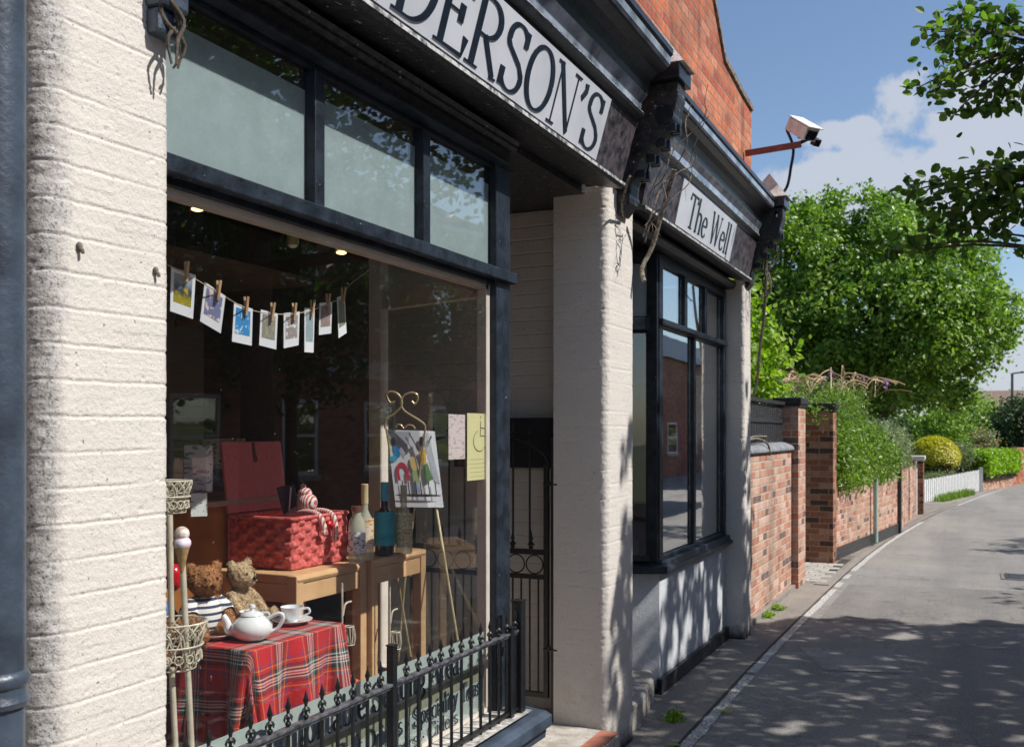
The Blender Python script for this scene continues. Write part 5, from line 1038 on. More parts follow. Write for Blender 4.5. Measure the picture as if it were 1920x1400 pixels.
# scroll top easel with an illustrated board
ea = thing('display_easel', 'cream metal easel with scrolled heart top beside the bottles', 'easel', (-.66, 3.95, PLAT)); tE = 4.60
def E_(px, py, t=tE): return PT(px, py, t)
M['brass'] = mat('cream gold metal', (.66, .56, .34), (.48, .38, .2), rough=.35, scale=20, metal=.3)
mb = MB()
mb.tube(smoothp([E_(741, 752), E_(733, 755), E_(727, 748), E_(725, 739), E_(733, 734), E_(745, 738), E_(753, 750), E_(752, 762), E_(740, 775), E_(724, 786), E_(722, 803)]), .0055, 8)
mb.tube(smoothp([E_(772, 752), E_(778, 757), E_(783, 748), E_(781, 739), E_(770, 736), E_(757, 742), E_(752, 755), E_(758, 770), E_(780, 784), E_(795, 795), E_(797, 806)]), .0055, 8)
mb.tube(smoothp([E_(742, 802), E_(745, 796), E_(752, 797), E_(757, 803), E_(764, 797), E_(774, 798), E_(778, 804)]), .004, 8); mb.build('scroll_top', M['brass'], ea, smooth=True)
for a, b in (((818, 950), (858, 1200)), ((745, 1080), (770, 1230)), ((760, 1075), (746, 1240))):
    mb = MB(); mb.tube([PT(*a, tE+.03), PT(*b, tE - .25 if a[0] == 818 else tE)], .006, 8); mb.build('leg', M['brass'], ea, smooth=True)
mb = MB(); mb.tube([PT(724, 803, tE+.01), PT(770, 1080, tE+.03)], .005, 8); mb.tube([PT(797, 806, tE+.01), PT(760, 1085, tE+.03)], .005, 8); mb.build('back_frame', M['brass'], ea, smooth=True)
bd = MB(); q4 = [E_(724, 953-4, 4.585), E_(832, 951, 4.62), E_(815, 808, 4.66), E_(726, 805, 4.62)]; q4[0] = E_(742, 950, 4.58)
nrm = (q4[1]-q4[0]).cross(q4[3]-q4[0]).normalized(); nrm = nrm if nrm.dot(CAM-q4[0]) > 0 else -nrm
bd.add(q4 + [q - nrm*.008 for q in q4], [(0, 1, 2, 3), (7, 6, 5, 4), (0, 4, 5, 1), (1, 5, 6, 2), (2, 6, 7, 3), (3, 7, 4, 0)]); board = tag(bd.build('picture_board', mat('white picture board', (.74, .76, .80), (.70, .72, .77), rough=.3, scale=4)), 'white board with small colourful cut out figures resting on the easel', 'picture')
def bp(u, v): return q4[0].lerp(q4[1], u).lerp(q4[3].lerp(q4[2], u), v)
def blob(pts, col, k):
    mb = MB(); vs = [bp(u, v) + nrm*(.0012+k*.0004) for u, v in pts]; mb.add(vs, [tuple(range(len(vs)))]); return mb.build('figure_cutout', mat('cutout %d' % k, col, col, rough=.4, scale=3), board)
def ell(cx, cy, a, b, rot=0, n=16): return [(cx+a*math.cos(t)*math.cos(rot)-b*math.sin(t)*math.sin(rot), cy+a*math.cos(t)*math.sin(rot)*.6+b*math.sin(t)*math.cos(rot)) for t in [2*math.pi*i/n for i in range(n)]]
blob([(.0, .98), (.5, .98), (.28, .62)], (.42, .45, .52), 0); blob([(.72, .96), (.86, .98), (.98, .3), (.86, .34)], (.40, .43, .50), 1)
blob(ell(.14, .72, .07, .09, .5), (.02, .22, .50), 2); blob(ell(.10, .84, .05, .06, 0), (.02, .02, .03), 3); blob(ell(.06, .62, .09, .04, .3), (.04, .40, .55), 4)
for k, a in enumerate(range(0, 181, 20)): blob(ell(.22+.10*math.cos(R(a)), .44+.11*math.sin(R(a)), .035, .03), (.55, .04, .07), 5+k)
blob([(.10, .34), (.16, .34), (.15, .46), (.09, .46)], (.55, .04, .07), 15); blob([(.29, .34), (.35, .34), (.35, .46), (.29, .46)], (.55, .04, .07), 16)
blob(ell(.47, .56, .07, .10, .1), (.75, .55, .22), 17); blob([(.42, .32), (.54, .32), (.52, .48), (.42, .46)], (.36, .50, .22), 18); blob([(.42, .18), (.54, .18), (.52, .32), (.44, .32)], (.35, .45, .62), 19)
blob([(.60, .72), (.76, .76), (.74, .58), (.66, .54)], (.55, .33, .05), 20); blob([(.66, .54), (.76, .58), (.84, .36), (.68, .32)], (.05, .17, .06), 21); blob(ell(.70, .85, .06, .07, 0), (.02, .02, .03), 22)
blob([(.60, .74), (.63, .72), (.46, .96), (.43, .96)], (.02, .02, .03), 23); blob([(.76, .74), (.78, .76), (.92, .92), (.90, .94)], (.02, .02, .03), 24)
for k, u in enumerate((.18, .30, .45, .55, .72, .86)): blob([(u, .16), (u+.025, .16), (u+.02, .34), (u, .34)], (.02, .02, .03), 25+k)
blob(ell(.5, .15, .48, .018), (.04, .04, .05), 32)

# leaflets stuck to the glass
def leaflet(px0, px1, py0, py1, m, lb, off=-.128):
    a, b = PX(px0, py0, off), PX(px1, py1, off); mb = MB(); mb.box((off-.0008, a.y, b.z), (off, b.y, a.z)); return tag(mb.build('window_leaflet', m), lb, 'leaflet')
leaflet(841, 872, 776, 860, lab_mat('pinkish notice', (.60, .54, .54), (.48, .32, .30), 30, .56), 'pinkish printed leaflet on the glass, left of the yellow one')
o = leaflet(876, 921, 774, 897, mat('pale yellow paper', (.66, .63, .34), (.62, .59, .32), rough=.6, scale=4), 'pale yellow notice with a wheelchair symbol on the glass', -.126)
yl, yr = PX(880, 800, -.125).y, PX(918, 800, -.125).y; zt, zb = PX(900, 776, -.125).z, PX(900, 850, -.125).z
def wp(u, v): return (-.1255, yl+(yr-yl)*u, zb+(zt-zb)*v)
mb = MB(); mb.tube([wp(.55, .82), wp(.53, .45), wp(.80, .45), wp(.92, .10)], .0022, 5); mb.tube([wp(.54, .66), wp(.75, .64)], .002, 5); mb.ball(wp(.56, .92), (.002, .004, .005), 8, 6)
mb.tube([wp(.50+.30*math.cos(R(a)), .32+.26*math.sin(R(a))) for a in range(110, 371, 15)], .002, 5)
mb.build('wheelchair_symbol', mat('grey print', (.20, .20, .14), rough=.6, scale=5), o)
mb = MB()
for k in range(5): y_ = PX(880, 862+k*8, -.1255); mb.box((-.1259, yl+.003, y_.z), (-.1255, yr-.004, y_.z+.0018))
mb.build('text_lines', mat('grey print lines', (.45, .43, .25), rough=.6, scale=5), o)

# photographs pegged on a string
m_peg = mat('wooden peg', (.58, .38, .22), (.44, .27, .14), rough=.6, scale=30)
pics = [  # corners TL TR BR BL (photo px), depth, picture colours (sky, mid, base), description
 ((321, 500), (367, 516), (362, 598), (319, 583), 2.72, [(.30, .36, .44), (.05, .06, .07), (.34, .30, .03)], (.52, .36, .02), 'instant photo of a yellow figure in a field, leftmost on the string'),
 ((384, 528), (423, 555), (414, 625), (375, 602), 2.80, [(.20, .22, .38), (.09, .09, .19), (.04, .05, .10)], (.75, .62, .55), 'instant photo of a dusky blue mountain view, second from the pillar'),
 ((439, 567), (474, 579), (472, 648), (435, 640), 2.92, [(.05, .28, .62), (.02, .22, .55), (.01, .14, .45)], (.55, .72, .85), 'instant photo of pale shapes in bright blue water'),
 ((489, 580), (521, 588), (518, 655), (486, 647), 3.03, [(.28, .28, .24), (.30, .28, .18), (.28, .27, .09)], (.45, .38, .22), 'instant photo of a grey tree over a golden lawn'),
 ((532, 587), (562, 584), (560, 647), (532, 653), 3.14, [(.34, .30, .28), (.36, .24, .18), (.07, .18, .34)], (.78, .80, .82), 'instant photo of rooftops above blue water'),
 ((571, 577), (590, 578), (588, 661), (571, 660), 3.24, [(.30, .38, .42), (.24, .34, .38), (.08, .09, .10)], (.38, .46, .50), 'narrow tall instant photo of misty blue sky, edge on'),
 ((599, 568), (623, 566), (621, 625), (598, 628), 3.34, [(.32, .24, .22), (.36, .26, .22), (.26, .22, .20)], (.45, .32, .30), 'small instant photo in faded pink brown tones'),
 ((632, 558), (646, 551), (650, 624), (635, 634), 3.44, [(.24, .28, .20), (.20, .24, .17), (.14, .16, .12)], (.34, .34, .28), 'greenish instant photo at the right end, turned away')]
strp = []
for k, (tl, tr, br_, bl, t0, cols, hi, lb) in enumerate(pics):
    dt = .02*(1 if k % 2 else -1); q = [PT(*tl, t0-.012), PT(*tr, t0+.02), PT(*br_, t0+.02), PT(*bl, t0-.012)]
    n = (q[1]-q[0]).cross(q[3]-q[0]).normalized(); n = n if n.dot(CAM-q[0]) > 0 else -n
    def qq(u, v, o=0): return q[3].lerp(q[2], u).lerp(q[0].lerp(q[1], u), v) + n*o
    mb = MB(); a = [qq(0, 0), qq(1, 0), qq(1, 1), qq(0, 1)]; mb.add(a + [x - n*.0012 for x in a], [(0, 1, 2, 3), (7, 6, 5, 4), (0, 4, 5, 1), (1, 5, 6, 2), (2, 6, 7, 3), (3, 7, 4, 0)])
    ph = tag(mb.build('instant_photo', M['card']), lb, 'photograph', group='photos pegged on a string in the window')
    m, t, p = pbsdf('photo print %d' % k); tcn = t.nodes.new('ShaderNodeUVMap'); sp = t.nodes.new('ShaderNodeSeparateXYZ'); t.links.new(tcn.outputs[0], sp.inputs[0])
    nn = noise(t, 4.5, 4, .6, vec=tcn.outputs[0]); hgt_ = mth(t, 'ADD', sp.outputs[1], mth(t, 'MULTIPLY', mth(t, 'SUBTRACT', nn, .5), .45))
    col = ramp(t, hgt_, [(.18, cols[2]), (.45, cols[1]), (.8, cols[0])])
    bl_ = ramp(t, noise(t, 3.1+k*.37, 2, .5, vec=tcn.outputs[0]), [(.56, (0, 0, 0)), (.60, (1, 1, 1))]); t.links.new(mixc(t, bl_, col, hi), p.inputs['Base Color']); p.inputs['Roughness'].default_value = .3
    m0, m1, b0_, b1_ = .12, .88, .24, .90; pv = [qq(m0, b0_, .0006), qq(m1, b0_, .0006), qq(m1, b1_, .0006), qq(m0, b1_, .0006)]
    grid_obj('print', np.array([tuple(x) for x in pv]), np.array([[0, 1, 2, 3]]), m, ph, uv=np.array([[0, 0], [1, 0], [1, 1], [0, 1.]]) + k*3, smooth=False)
    pc = qq(.62, .95, .002); tp_ = pc + Vector((0, 0, .034)) + RT*(.003 if k % 2 else 0); bt = pc - Vector((0, 0, .022))
    pg = thing('clothes_peg', 'wooden peg gripping the ' + lb.split(',')[0].replace('instant photo', 'photo').replace('narrow tall ', 'narrow ').replace('small photo', 'small photo'), 'peg', tuple(pc), group='wooden pegs holding the photos')
    mb = MB(); mb.bar(bt, tp_ - RT*.004, .0065, .004, up=n); mb.build('jaw', m_peg, pg)
    mb = MB(); mb.bar(bt + n*.005, tp_ + RT*.004 + n*.007, .0065, .004, up=n); mb.build('jaw', m_peg, pg)
    strp.append(pc + n*.001)
strp = [PT(300, 490, 2.66)] + strp + [PT(655, 535, 3.55), PT(700, 500, 3.7)]
for s_ in strp: pass
mb = MB(); mb.tube(smoothp(strp, 6), .0016, 6); tag(mb.build('photo_string', mat('jute twine', (.50, .38, .28), rough=.8, scale=60), smooth=True), 'thin twine sagging across the window with photos pegged on it', 'string')
# interior fittings: spot lamps, framed board on the back wall, back shelves
spm = mat('yellowed plastic lamp', (.36, .30, .12), rough=.4, scale=5)
em = bpy.data.materials.new('warm lamp glass'); em.use_nodes = True; p = em.node_tree.nodes['Principled BSDF']; p.inputs['Emission Color'].default_value = (1, .62, .22, 1); p.inputs['Emission Strength'].default_value = 4; p.inputs['Base Color'].default_value = (.8, .6, .3, 1)
for k, (px, py, t0, on, lb) in enumerate(((549, 455, 3.6, 0, 'yellowed cylinder spot lamp hanging at the window head, unlit'), (370, 388, 3.3, 1, 'lit amber spot lamp at the upper left inside the window'), (640, 470, 3.9, 1, 'lit amber spot lamp beside the string end, near the mullion'))):
    c = PT(px, py, t0); th = thing('spot_lamp', lb, 'lamp', tuple(c)); mb = MB(); mb.lathe(c, [(.018, -.01), (.022, 0), (.022, .05), (.01, .055)] if not on else [(.022, 0), (.018, .02), (.008, .03)], 16); mb.tube([c + Vector((0, 0, .03)), Vector((c.x, c.y, 2.93))], .006, 6); mb.build('lamp_body', spm if not on else M['wood_d'], th, smooth=True)
    mb = MB(); mb.ball(c - Vector((0, 0, .008)), (.018, .018, .012) if not on else (.020, .020, .007), 12, 8); mb.build('bulb', em if on else M['white'], th, smooth=True)
fr = thing('framed_board', 'large brown framed picture board on the dark back wall', 'frame', (-2.6, 3.2, 1.9))
mb = MB(); a, b = PT(352, 470, 6.0), PT(508, 600, 6.4); mb.add([PT(330, 478, 6), PT(505, 462, 6.4), PT(505, 592, 6.4), PT(330, 600, 6)] + [q + FW*.03 for q in (PT(330, 478, 6), PT(505, 462, 6.4), PT(505, 592, 6.4), PT(330, 600, 6))], [(0, 1, 2, 3), (7, 6, 5, 4), (0, 4, 5, 1), (1, 5, 6, 2), (2, 6, 7, 3), (3, 7, 4, 0)]); mb.build('panel', mat('dim tan board', (.22, .17, .12), (.16, .12, .085), rough=.7, scale=3), fr)
mb = MB(); mb.bar(PT(508, 462, 6.3), PT(508, 596, 6.3), .05, .04, up=FW); mb.bar(PT(330, 606, 5.95), PT(508, 598, 6.35), .05, .04, up=(0, 0, 1)); mb.build('frame', M['wood_d'], fr)
bsf = thing('back_shelf', 'tall brown shelf unit in the dark back of the shop', 'shelf', (-3.9, 4.0, .16)); mb = MB()
for z in (.5, .9, 1.3, 1.7, 2.1): mb.box((-4.29, 2.9, z), (-4.0, 4.9, z+.03))
for y in (2.9, 3.9, 4.87): mb.box((-4.29, y, .16), (-4.0, y+.03, 2.4))
mb.build('shelving', M['wood_d'], bsf)

# ================================================================ WALLS, GATES AND PLANTING FURTHER ALONG THE STREET
def leaves(name, pts, size, m, par=None, aspect=.6, nbias=(0, 0, .35), seed=0, fold=.25, out=None, oval=False):
    """one mesh of small folded leaves (two triangles pairs each) at the given points"""
    r2 = np.random.default_rng(seed); pts = np.asarray(pts); n = len(pts)
    nm = r2.normal(0, 1, (n, 3)) + np.array(nbias)*2 + (0 if out is None else out); nm /= np.linalg.norm(nm, axis=1)[:, None]
    a = np.cross(nm, r2.normal(0, 1, (n, 3))); a /= np.linalg.norm(a, axis=1)[:, None]; b = np.cross(nm, a)
    s = (size*r2.uniform(.65, 1.25, n))[:, None]
    if oval:
        pr = [(-.5, 0), (-.28, .78), (.06, 1.0), (.34, .62), (.5, 0), (.34, -.62), (.06, -1.0), (-.28, -.78)]
        vs = np.stack([pts + a*s*u + b*s*aspect*.5*v + nm*s*(fold*.22*abs(v) - .10*(u+.1)**2*2) for u, v in pr], 1).reshape(-1, 3); idx = np.arange(n*8).reshape(n, 8)
        f = np.concatenate([idx[:, [0, 1, 2, 3]], idx[:, [0, 3, 4, 5]], idx[:, [0, 5, 6, 7]]]); org = np.zeros(3)
        o = grid_obj(name, vs, f, m, par, smooth=False); return o
    v0 = pts - a*s*.5; v2 = pts + a*s*.5; v1 = pts + b*s*aspect*.5 + nm*s*fold*.25 - a*s*.05; v3 = pts - b*s*aspect*.5 + nm*s*fold*.25 - a*s*.05
    vs = np.stack([v0, v1, v2, v3], 1).reshape(-1, 3); idx = np.arange(n*4).reshape(n, 4); f = np.concatenate([idx[:, [0, 1, 2]], idx[:, [0, 2, 3]]])
    org = np.zeros(3)
    if par is None: org = np.array([pts[:, 0].mean(), pts[:, 1].mean(), pts[:, 2].min()])
    o = grid_obj(name, vs - org, f, m, par, smooth=False)
    if par is None: o.location = org
    return o
def clump_pts(c, rad, ncl, per, cs, seed=0, shell=.6, flat=1.0):
    r2 = np.random.default_rng(seed); d = r2.normal(0, 1, (ncl, 3)); d /= np.linalg.norm(d, axis=1)[:, None]
    rr = (shell + (1-shell)*r2.random(ncl)**.7)[:, None]; C_ = np.array(c) + d*rr*np.array(rad)
    p = C_[:, None, :] + r2.normal(0, 1, (ncl, per, 3))*cs*np.array([1, 1, .7*flat])*r2.uniform(.6, 1.3, (ncl, 1, 1)); return p.reshape(-1, 3), C_
def box_pts(p0, p1, wd, z0, z1, n, seed=0, jit=.05, round_=0):
    """leaf points over the surface of a clipped hedge running p0-p1"""
    r2 = np.random.default_rng(seed); p0, p1 = np.array(p0), np.array(p1); d = p1-p0; L = np.linalg.norm(d); d = d/L; nrm = np.array([d[1], -d[0]])
    t = r2.random(n)*L; u = r2.uniform(-1, 1, n); v = r2.random(n); k = r2.integers(0, 5, n)
    u = np.where(k < 2, 1, np.where(k == 3, -1, u)); v = np.where(k == 2, 1, v); t = np.where(k == 4, r2.choice([0, L], n), t)
    zz = z0+(z1-z0)*v; 
    bul = (fbm(t*1.7+20, zz*2+5, 3, seed)-.5)*.30
    if round_: u = u*np.sqrt(np.clip(1-(v*.96)**4, .02, 1)); zz = zz - round_*(2*t/L-1)**2*v
    q = p0[None] + d[None]*t[:, None] + nrm[None]*(u*(wd/2*(1+bul)))[:, None]
    P = np.c_[q, zz + bul*.4*v]; return P + r2.normal(0, jit, P.shape)
# low brick wall beside the shop with rounded coping, dark fence behind and pier
w1 = thing('brick_wall', 'pale salvaged brick wall joining the far shop pillar, with rounded grey coping', 'wall', (-.15, 10, 0))
mb = MB(); mb.box((-.40, 8.47, -.01), (-.10, 11.08, 1.50)); mb.build('brickwork', M['brick_pale'], w1)
mb = MB(); mb.prism([(-.42, 1.501)] + [(-.25+.18*math.cos(R(a)), 1.515+.085*math.sin(R(a))) for a in range(180, -1, -15)] + [(-.08, 1.501)], 'y', 8.47, 11.12); mb.build('coping', mat('slate grey coping', (.24, .25, .27), (.11, .115, .12), rough=.7, scale=9, bs=.5), w1)
mb = MB(); mb.box((-.1, 8.48, -.01), (-.06, 11.4, .045)); mb.build('footing', M['pave'], w1)
f1 = thing('board_fence', 'dark weathered board fence panel rising above the coping of the pale wall', 'fence', (-.2, 9.7, 1.58))
for i in range(22):
    y = 8.5 + i*.118
    if y > 11.0: break
    mb = MB(); mb.box((-.215, y, 1.58), (-.195, y+.108, 1.98 + random.uniform(-.01, .01))); mb.build('board', M['blackw'], f1)
mb = MB(); mb.box((-.24, 8.5, 1.995), (-.165, 11.11, 2.03)).box((-.1945, 8.5, 1.80), (-.18, 11.11, 1.84)); mb.build('capping_rail', M['blackw'], f1)
def pier(lb, x0, x1, y0, y1, h, m, cap, z0=-.01):
    t_ = thing('brick_pier', lb, 'gate pier', ((x0+x1)/2, (y0+y1)/2, 0)); mb = MB(); mb.box((x0, y0, z0), (x1, y1, h)); mb.build('brickwork', m, t_)
    mb = MB(); mb.box((x0-.02, y0-.02, h+.001), (x1+.02, y1+.02, h+.03)); mb.box((x0-.035, y0-.035, h+.0305), (x1+.035, y1+.035, h+.10)); mb.build('capstone', cap, t_, bevel=.008); return t_
pier('square brick pier at the near side of the gateway, end of the pale wall', -.27, -.03, 11.125, 11.62, 1.98, M['brick_pale'], M['blackw'])
pier('brick pier with dark banded face on the far side of the gateway', -.30, .05, 13.40, 13.75, 1.98, M['brick_pier'], M['blackw'])
# creeping stems on the coping
mb = MB(); mb.tube(smoothp([(-.15, 8.8, 1.62), (-.10, 9.1, 1.64), (-.12, 9.5, 1.63), (-.08, 9.65, 1.58), (-.07, 9.7, 1.48)]), .010, 6); mb.tube(smoothp([(-.15, 8.6, 1.62), (-.14, 9.3, 1.66), (-.2, 10.2, 1.66), (-.25, 10.9, 1.7)]), .008, 6)
tag(mb.build('climber_branch', M['vine'], smooth=True), 'bare creeper stems lying along the rounded wall coping', 'dead branch')
# second wall, following the bend
w2 = thing('garden_wall', 'low red brick garden wall under the big clipped hedge, beyond the banded pier', 'wall', (.3, 16, 0))
W2 = [(.03, 13.76), (.20, 15.2), (.36, 16.5), (.52, 18.0), (.56, 20.5), (.60, 22.2)]
def wall_seg(a, b, h, th, z0=-.01):
    mb = MB(); A = Vector((*a, 0)); B = Vector((*b, 0)); d = (B-A).normalized(); n = Vector((d.y, -d.x, 0)); q = [A, B, B - n*th, A - n*th]
    return mb.add([x + Vector((0, 0, z0)) for x in q] + [x + Vector((0, 0, h)) for x in q], [(0, 3, 2, 1), (4, 5, 6, 7), (0, 1, 5, 4), (1, 2, 6, 5), (2, 3, 7, 6), (3, 0, 4, 7)])
for a, b in zip(W2[:3], W2[1:4]): wall_seg(a, b, .98, .22).build('brickwork', M['brick_hot'] if False else M['brick_pale'], w2)
for a, b in zip(W2[:3], W2[1:4]): wall_seg((a[0]+.02, a[1]), (b[0]+.02, b[1]), .17, .05).build('damp_course', M['blackw'], w2)
w3 = thing('garden_wall', 'second stretch of brick garden wall past the dark timber post', 'wall', (.58, 20, 0))
for a, b in zip(W2[3:5], W2[4:6]): wall_seg((a[0], a[1]+.3), b, 1.02, .22).build('brickwork', M['brick_pale'], w3)
mb = MB(); mb.tube([(.355, 15.9, .05), (.355, 15.9, 1.02)], .035, 12); tag(mb.build('green_post', mat('pale green painted pipe', (.36, .50, .44), rough=.5, scale=8), smooth=True), 'thin pale green post standing against the garden wall', 'post')
mb = MB(); mb.box((.40, 18.02, -.01), (.58, 18.2, 1.35)); tag(mb.build('timber_gate_post', M['blackw'], bevel=.01), 'dark timber gate post between the two stretches of garden wall', 'post')
pp = pier('small brick gate pier with white pipe on its face, where the picket fence starts', .40, .74, 22.25, 22.6, 1.12, M['brick_pier'], M['whitep'])
mb = MB(); mb.tube([(.60, 22.22, 0), (.60, 22.22, 1.12)], .03, 10); mb.build('white_pipe', M['whitep'], pp, smooth=True)
pk = thing('picket_fence', 'white painted picket fence curving along the bend of the lane', 'fence', (.9, 28, 0))
PF = resample([tuple(PZ(*q).xy) for q in ((1729, 944), (1765, 937), (1800, 929), (1836, 921))], 37); NP = 36
for i in range(NP):
    a, b = PF[i], PF[i+1]; h = .54 + .06*(i/NP) + .015*(i % 2); a3 = Vector((*a, 0)); b3 = Vector((*(a+(b-a)*.62), 0)); mb = MB(); mb.bar(a3 + Vector((0, 0, h/2+.02)), b3 + Vector((0, 0, h/2+.02)), .02, h); mb.build('picket', M['whitep'], pk)
mb = MB()
for i in range(0, NP, 4):
    a, b = PF[i], PF[min(NP, i+4)]
    for z in (.18, .46): mb.bar((a[0]-.03, a[1], z-.03), (b[0]-.03, b[1], z-.03), .03, .04)
mb.build('rail', M['whitep'], pk)
mb = MB(); mb.box((PF[-1][0], PF[-1][1], 0), (PF[-1][0]+.1, PF[-1][1]+.1, .70)); mb.build('fence_post', M['whitep'], pk)
w4 = thing('low_wall', 'low weathered brick wall beneath the lime green hedge at the bend', 'wall', (2.4, 34, 0))
W4 = [tuple(PZ(*q).xy) for q in ((1840, 920), (1870, 915), (1901, 910.5))]
for a, b in zip(W4, W4[1:]): wall_seg(a, b, .46, .25).build('brickwork', M['brick_pale'], w4)
w5 = thing('red_brick_wall', 'far red brick wall with pale coping at the right edge where the lane bends', 'wall', (5, 42, 0))
A5, B5 = tuple(PZ(1901, 908).xy), tuple(PZ(1990, 897).xy)
wall_seg(A5, B5, .68, .3).build('brickwork', M['brick_hot'], w5); wall_seg((A5[0], A5[1]-.04), (B5[0], B5[1]-.04), .76, .4, .681).build('coping', M['lead'], w5); wall_seg((A5[0]+.1, A5[1]+.6), (B5[0]+.1, B5[1]+.6), 1.2, .3).build('upper_brickwork', M['brick_hot'], w5)
# hedges and shrubs
def shrub(name, lb, cat, pts, size, m, trunk=None, seed=0, aspect=.6):
    t_ = thing(name, lb, cat, (float(np.mean(pts[:, 0])), float(np.mean(pts[:, 1])), 0)); leaves('foliage', pts, size, m, t_, seed=seed, aspect=aspect)
    if trunk:
        for (a, b, r_) in trunk: mb = MB(); mb.tube(smoothp([a, (Vector(a)+Vector(b))/2 + Vector((.04, .05, 0)), b], 4), [r_*(1-.06*i) for i in range(9)], 8); mb.build('stem', M['bark'], t_, smooth=True)
    return t_
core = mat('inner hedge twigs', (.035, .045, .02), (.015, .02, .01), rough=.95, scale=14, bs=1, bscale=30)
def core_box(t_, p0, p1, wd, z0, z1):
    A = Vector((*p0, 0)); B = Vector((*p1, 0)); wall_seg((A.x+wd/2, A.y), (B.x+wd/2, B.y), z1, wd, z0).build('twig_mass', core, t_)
h1 = shrub('clipped_hedge', 'big clipped hedge bulging over the garden wall behind the banded pier', 'hedge', np.r_[box_pts((-.44, 13.9), (-.06, 17.8), .98, 1.0, 1.86, 21000, 3, .06, .12), box_pts((-.40, 14.0), (-.02, 17.7), 1.08, .97, 1.45, 7000, 4, .06)], .066, M['leaf_hedge'], [((-.3, 15, 0), (-.3, 15, 1), .05)], 3)
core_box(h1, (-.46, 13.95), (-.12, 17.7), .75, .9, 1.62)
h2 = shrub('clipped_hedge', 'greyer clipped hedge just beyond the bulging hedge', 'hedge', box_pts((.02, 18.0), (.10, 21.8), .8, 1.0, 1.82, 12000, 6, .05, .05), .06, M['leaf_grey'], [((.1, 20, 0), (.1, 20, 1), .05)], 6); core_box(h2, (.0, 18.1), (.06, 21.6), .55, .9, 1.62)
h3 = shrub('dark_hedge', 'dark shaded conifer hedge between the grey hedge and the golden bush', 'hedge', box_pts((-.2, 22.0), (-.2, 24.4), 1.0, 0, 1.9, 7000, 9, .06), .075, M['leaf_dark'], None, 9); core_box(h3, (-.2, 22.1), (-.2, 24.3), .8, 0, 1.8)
def dome(c, rad, n, seed):
    r2 = np.random.default_rng(seed); d = r2.normal(0, 1, (n, 3)); d[:, 2] = np.abs(d[:, 2])-.25; d /= np.linalg.norm(d, axis=1)[:, None]; return np.array(c) + d*np.array(rad)*(r2.uniform(.9, 1.02, n)[:, None]) + r2.normal(0, .02, (n, 3))
GBc = PT(1752, 858, 28.2)
M['leaf_gold'] = leaf_mat('golden privet leaf tips', [(.46, .42, .03), (.62, .56, .05), (.36, .38, .03), (.70, .60, .08)], trans=.3)
gb = shrub('golden_bush', 'round clipped golden yellow bush behind the picket fence', 'bush', dome(tuple(GBc), (.66, .66, .60), 15000, 4), .07, M['leaf_gold'], [((GBc.x, GBc.y, 0), (GBc.x, GBc.y, .7), .05)], 4)
mb = MB(); mb.ball(tuple(GBc), (.58, .58, .52), 16, 10); mb.build('twig_mass', core, gb)
p, _ = clump_pts(tuple(PT(1802, 862, 29.6)), (.42, .5, .50), 60, 60, .11, 6, .3); shrub('silver_shrub', 'loose silvery green shrub between the golden bush and the lime hedge', 'bush', p, .085, M['leaf_grey'], [(PZ(1802, 912), PT(1802, 862, 29.6), .03)], 6, .35)
LH0, LH1 = (PZ(1832, 921).xy + Vector((-.1, .5)))[:], (PZ(1896, 911).xy + Vector((-.1, .5)))[:]
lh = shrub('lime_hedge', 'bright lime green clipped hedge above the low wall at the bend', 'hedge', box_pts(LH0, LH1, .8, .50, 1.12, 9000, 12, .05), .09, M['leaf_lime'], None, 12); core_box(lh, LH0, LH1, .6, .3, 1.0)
p, _ = clump_pts(tuple(PT(1775, 805, 32)), (.95, 1.0, .62), 90, 60, .14, 8, .4); shrub('garden_shrub', 'mid green leafy garden shrub above the golden bush', 'bush', p, .10, M['leaf_tree'], [(PZ(1775, 910), PT(1775, 805, 32), .05)], 8)
p, _ = clump_pts(tuple(PT(1838, 828, 33.5)), (.6, .6, .42), 40, 50, .13, 18, .3); o = shrub('flowering_shrub', 'wispy shrub with orange flowers behind the silver shrub', 'bush', p, .10, M['leaf_grey'], None, 18); r2 = np.random.default_rng(2); leaves('flower', p[r2.integers(0, len(p), 260)] + r2.normal(0, .05, (260, 3)), .11, M['orange'], o, seed=4)
p, _ = clump_pts(tuple(PT(1755, 895, 27.3)), (.5, .35, .14), 40, 40, .08, 19, .2); shrub('lavender_clump', 'purple tinged low plants just behind the picket fence', 'plant', p, .06, M['leaf_grey'], None, 19, .3)
# grass along the picket fence foot
r2 = np.random.default_rng(5); n = 1500; ti = r2.integers(6, 26, n); b_ = np.c_[PF[ti] + np.c_[r2.uniform(.02, .25, n), r2.normal(0, .1, n)], np.zeros(n)]; tp_ = b_ + np.c_[r2.normal(0, .04, n), r2.normal(0, .04, n), r2.uniform(.05, .22, n)]; sd2 = np.c_[r2.normal(0, .012, n), r2.normal(0, .012, n), np.zeros(n)]
tag(grid_obj('verge_grass', np.stack([b_-sd2, b_+sd2, tp_], 1).reshape(-1, 3), np.arange(n*3).reshape(-1, 3), M['leaf_hedge'], smooth=False), 'tufts of long grass along the foot of the picket fence', 'grass', kind='stuff')
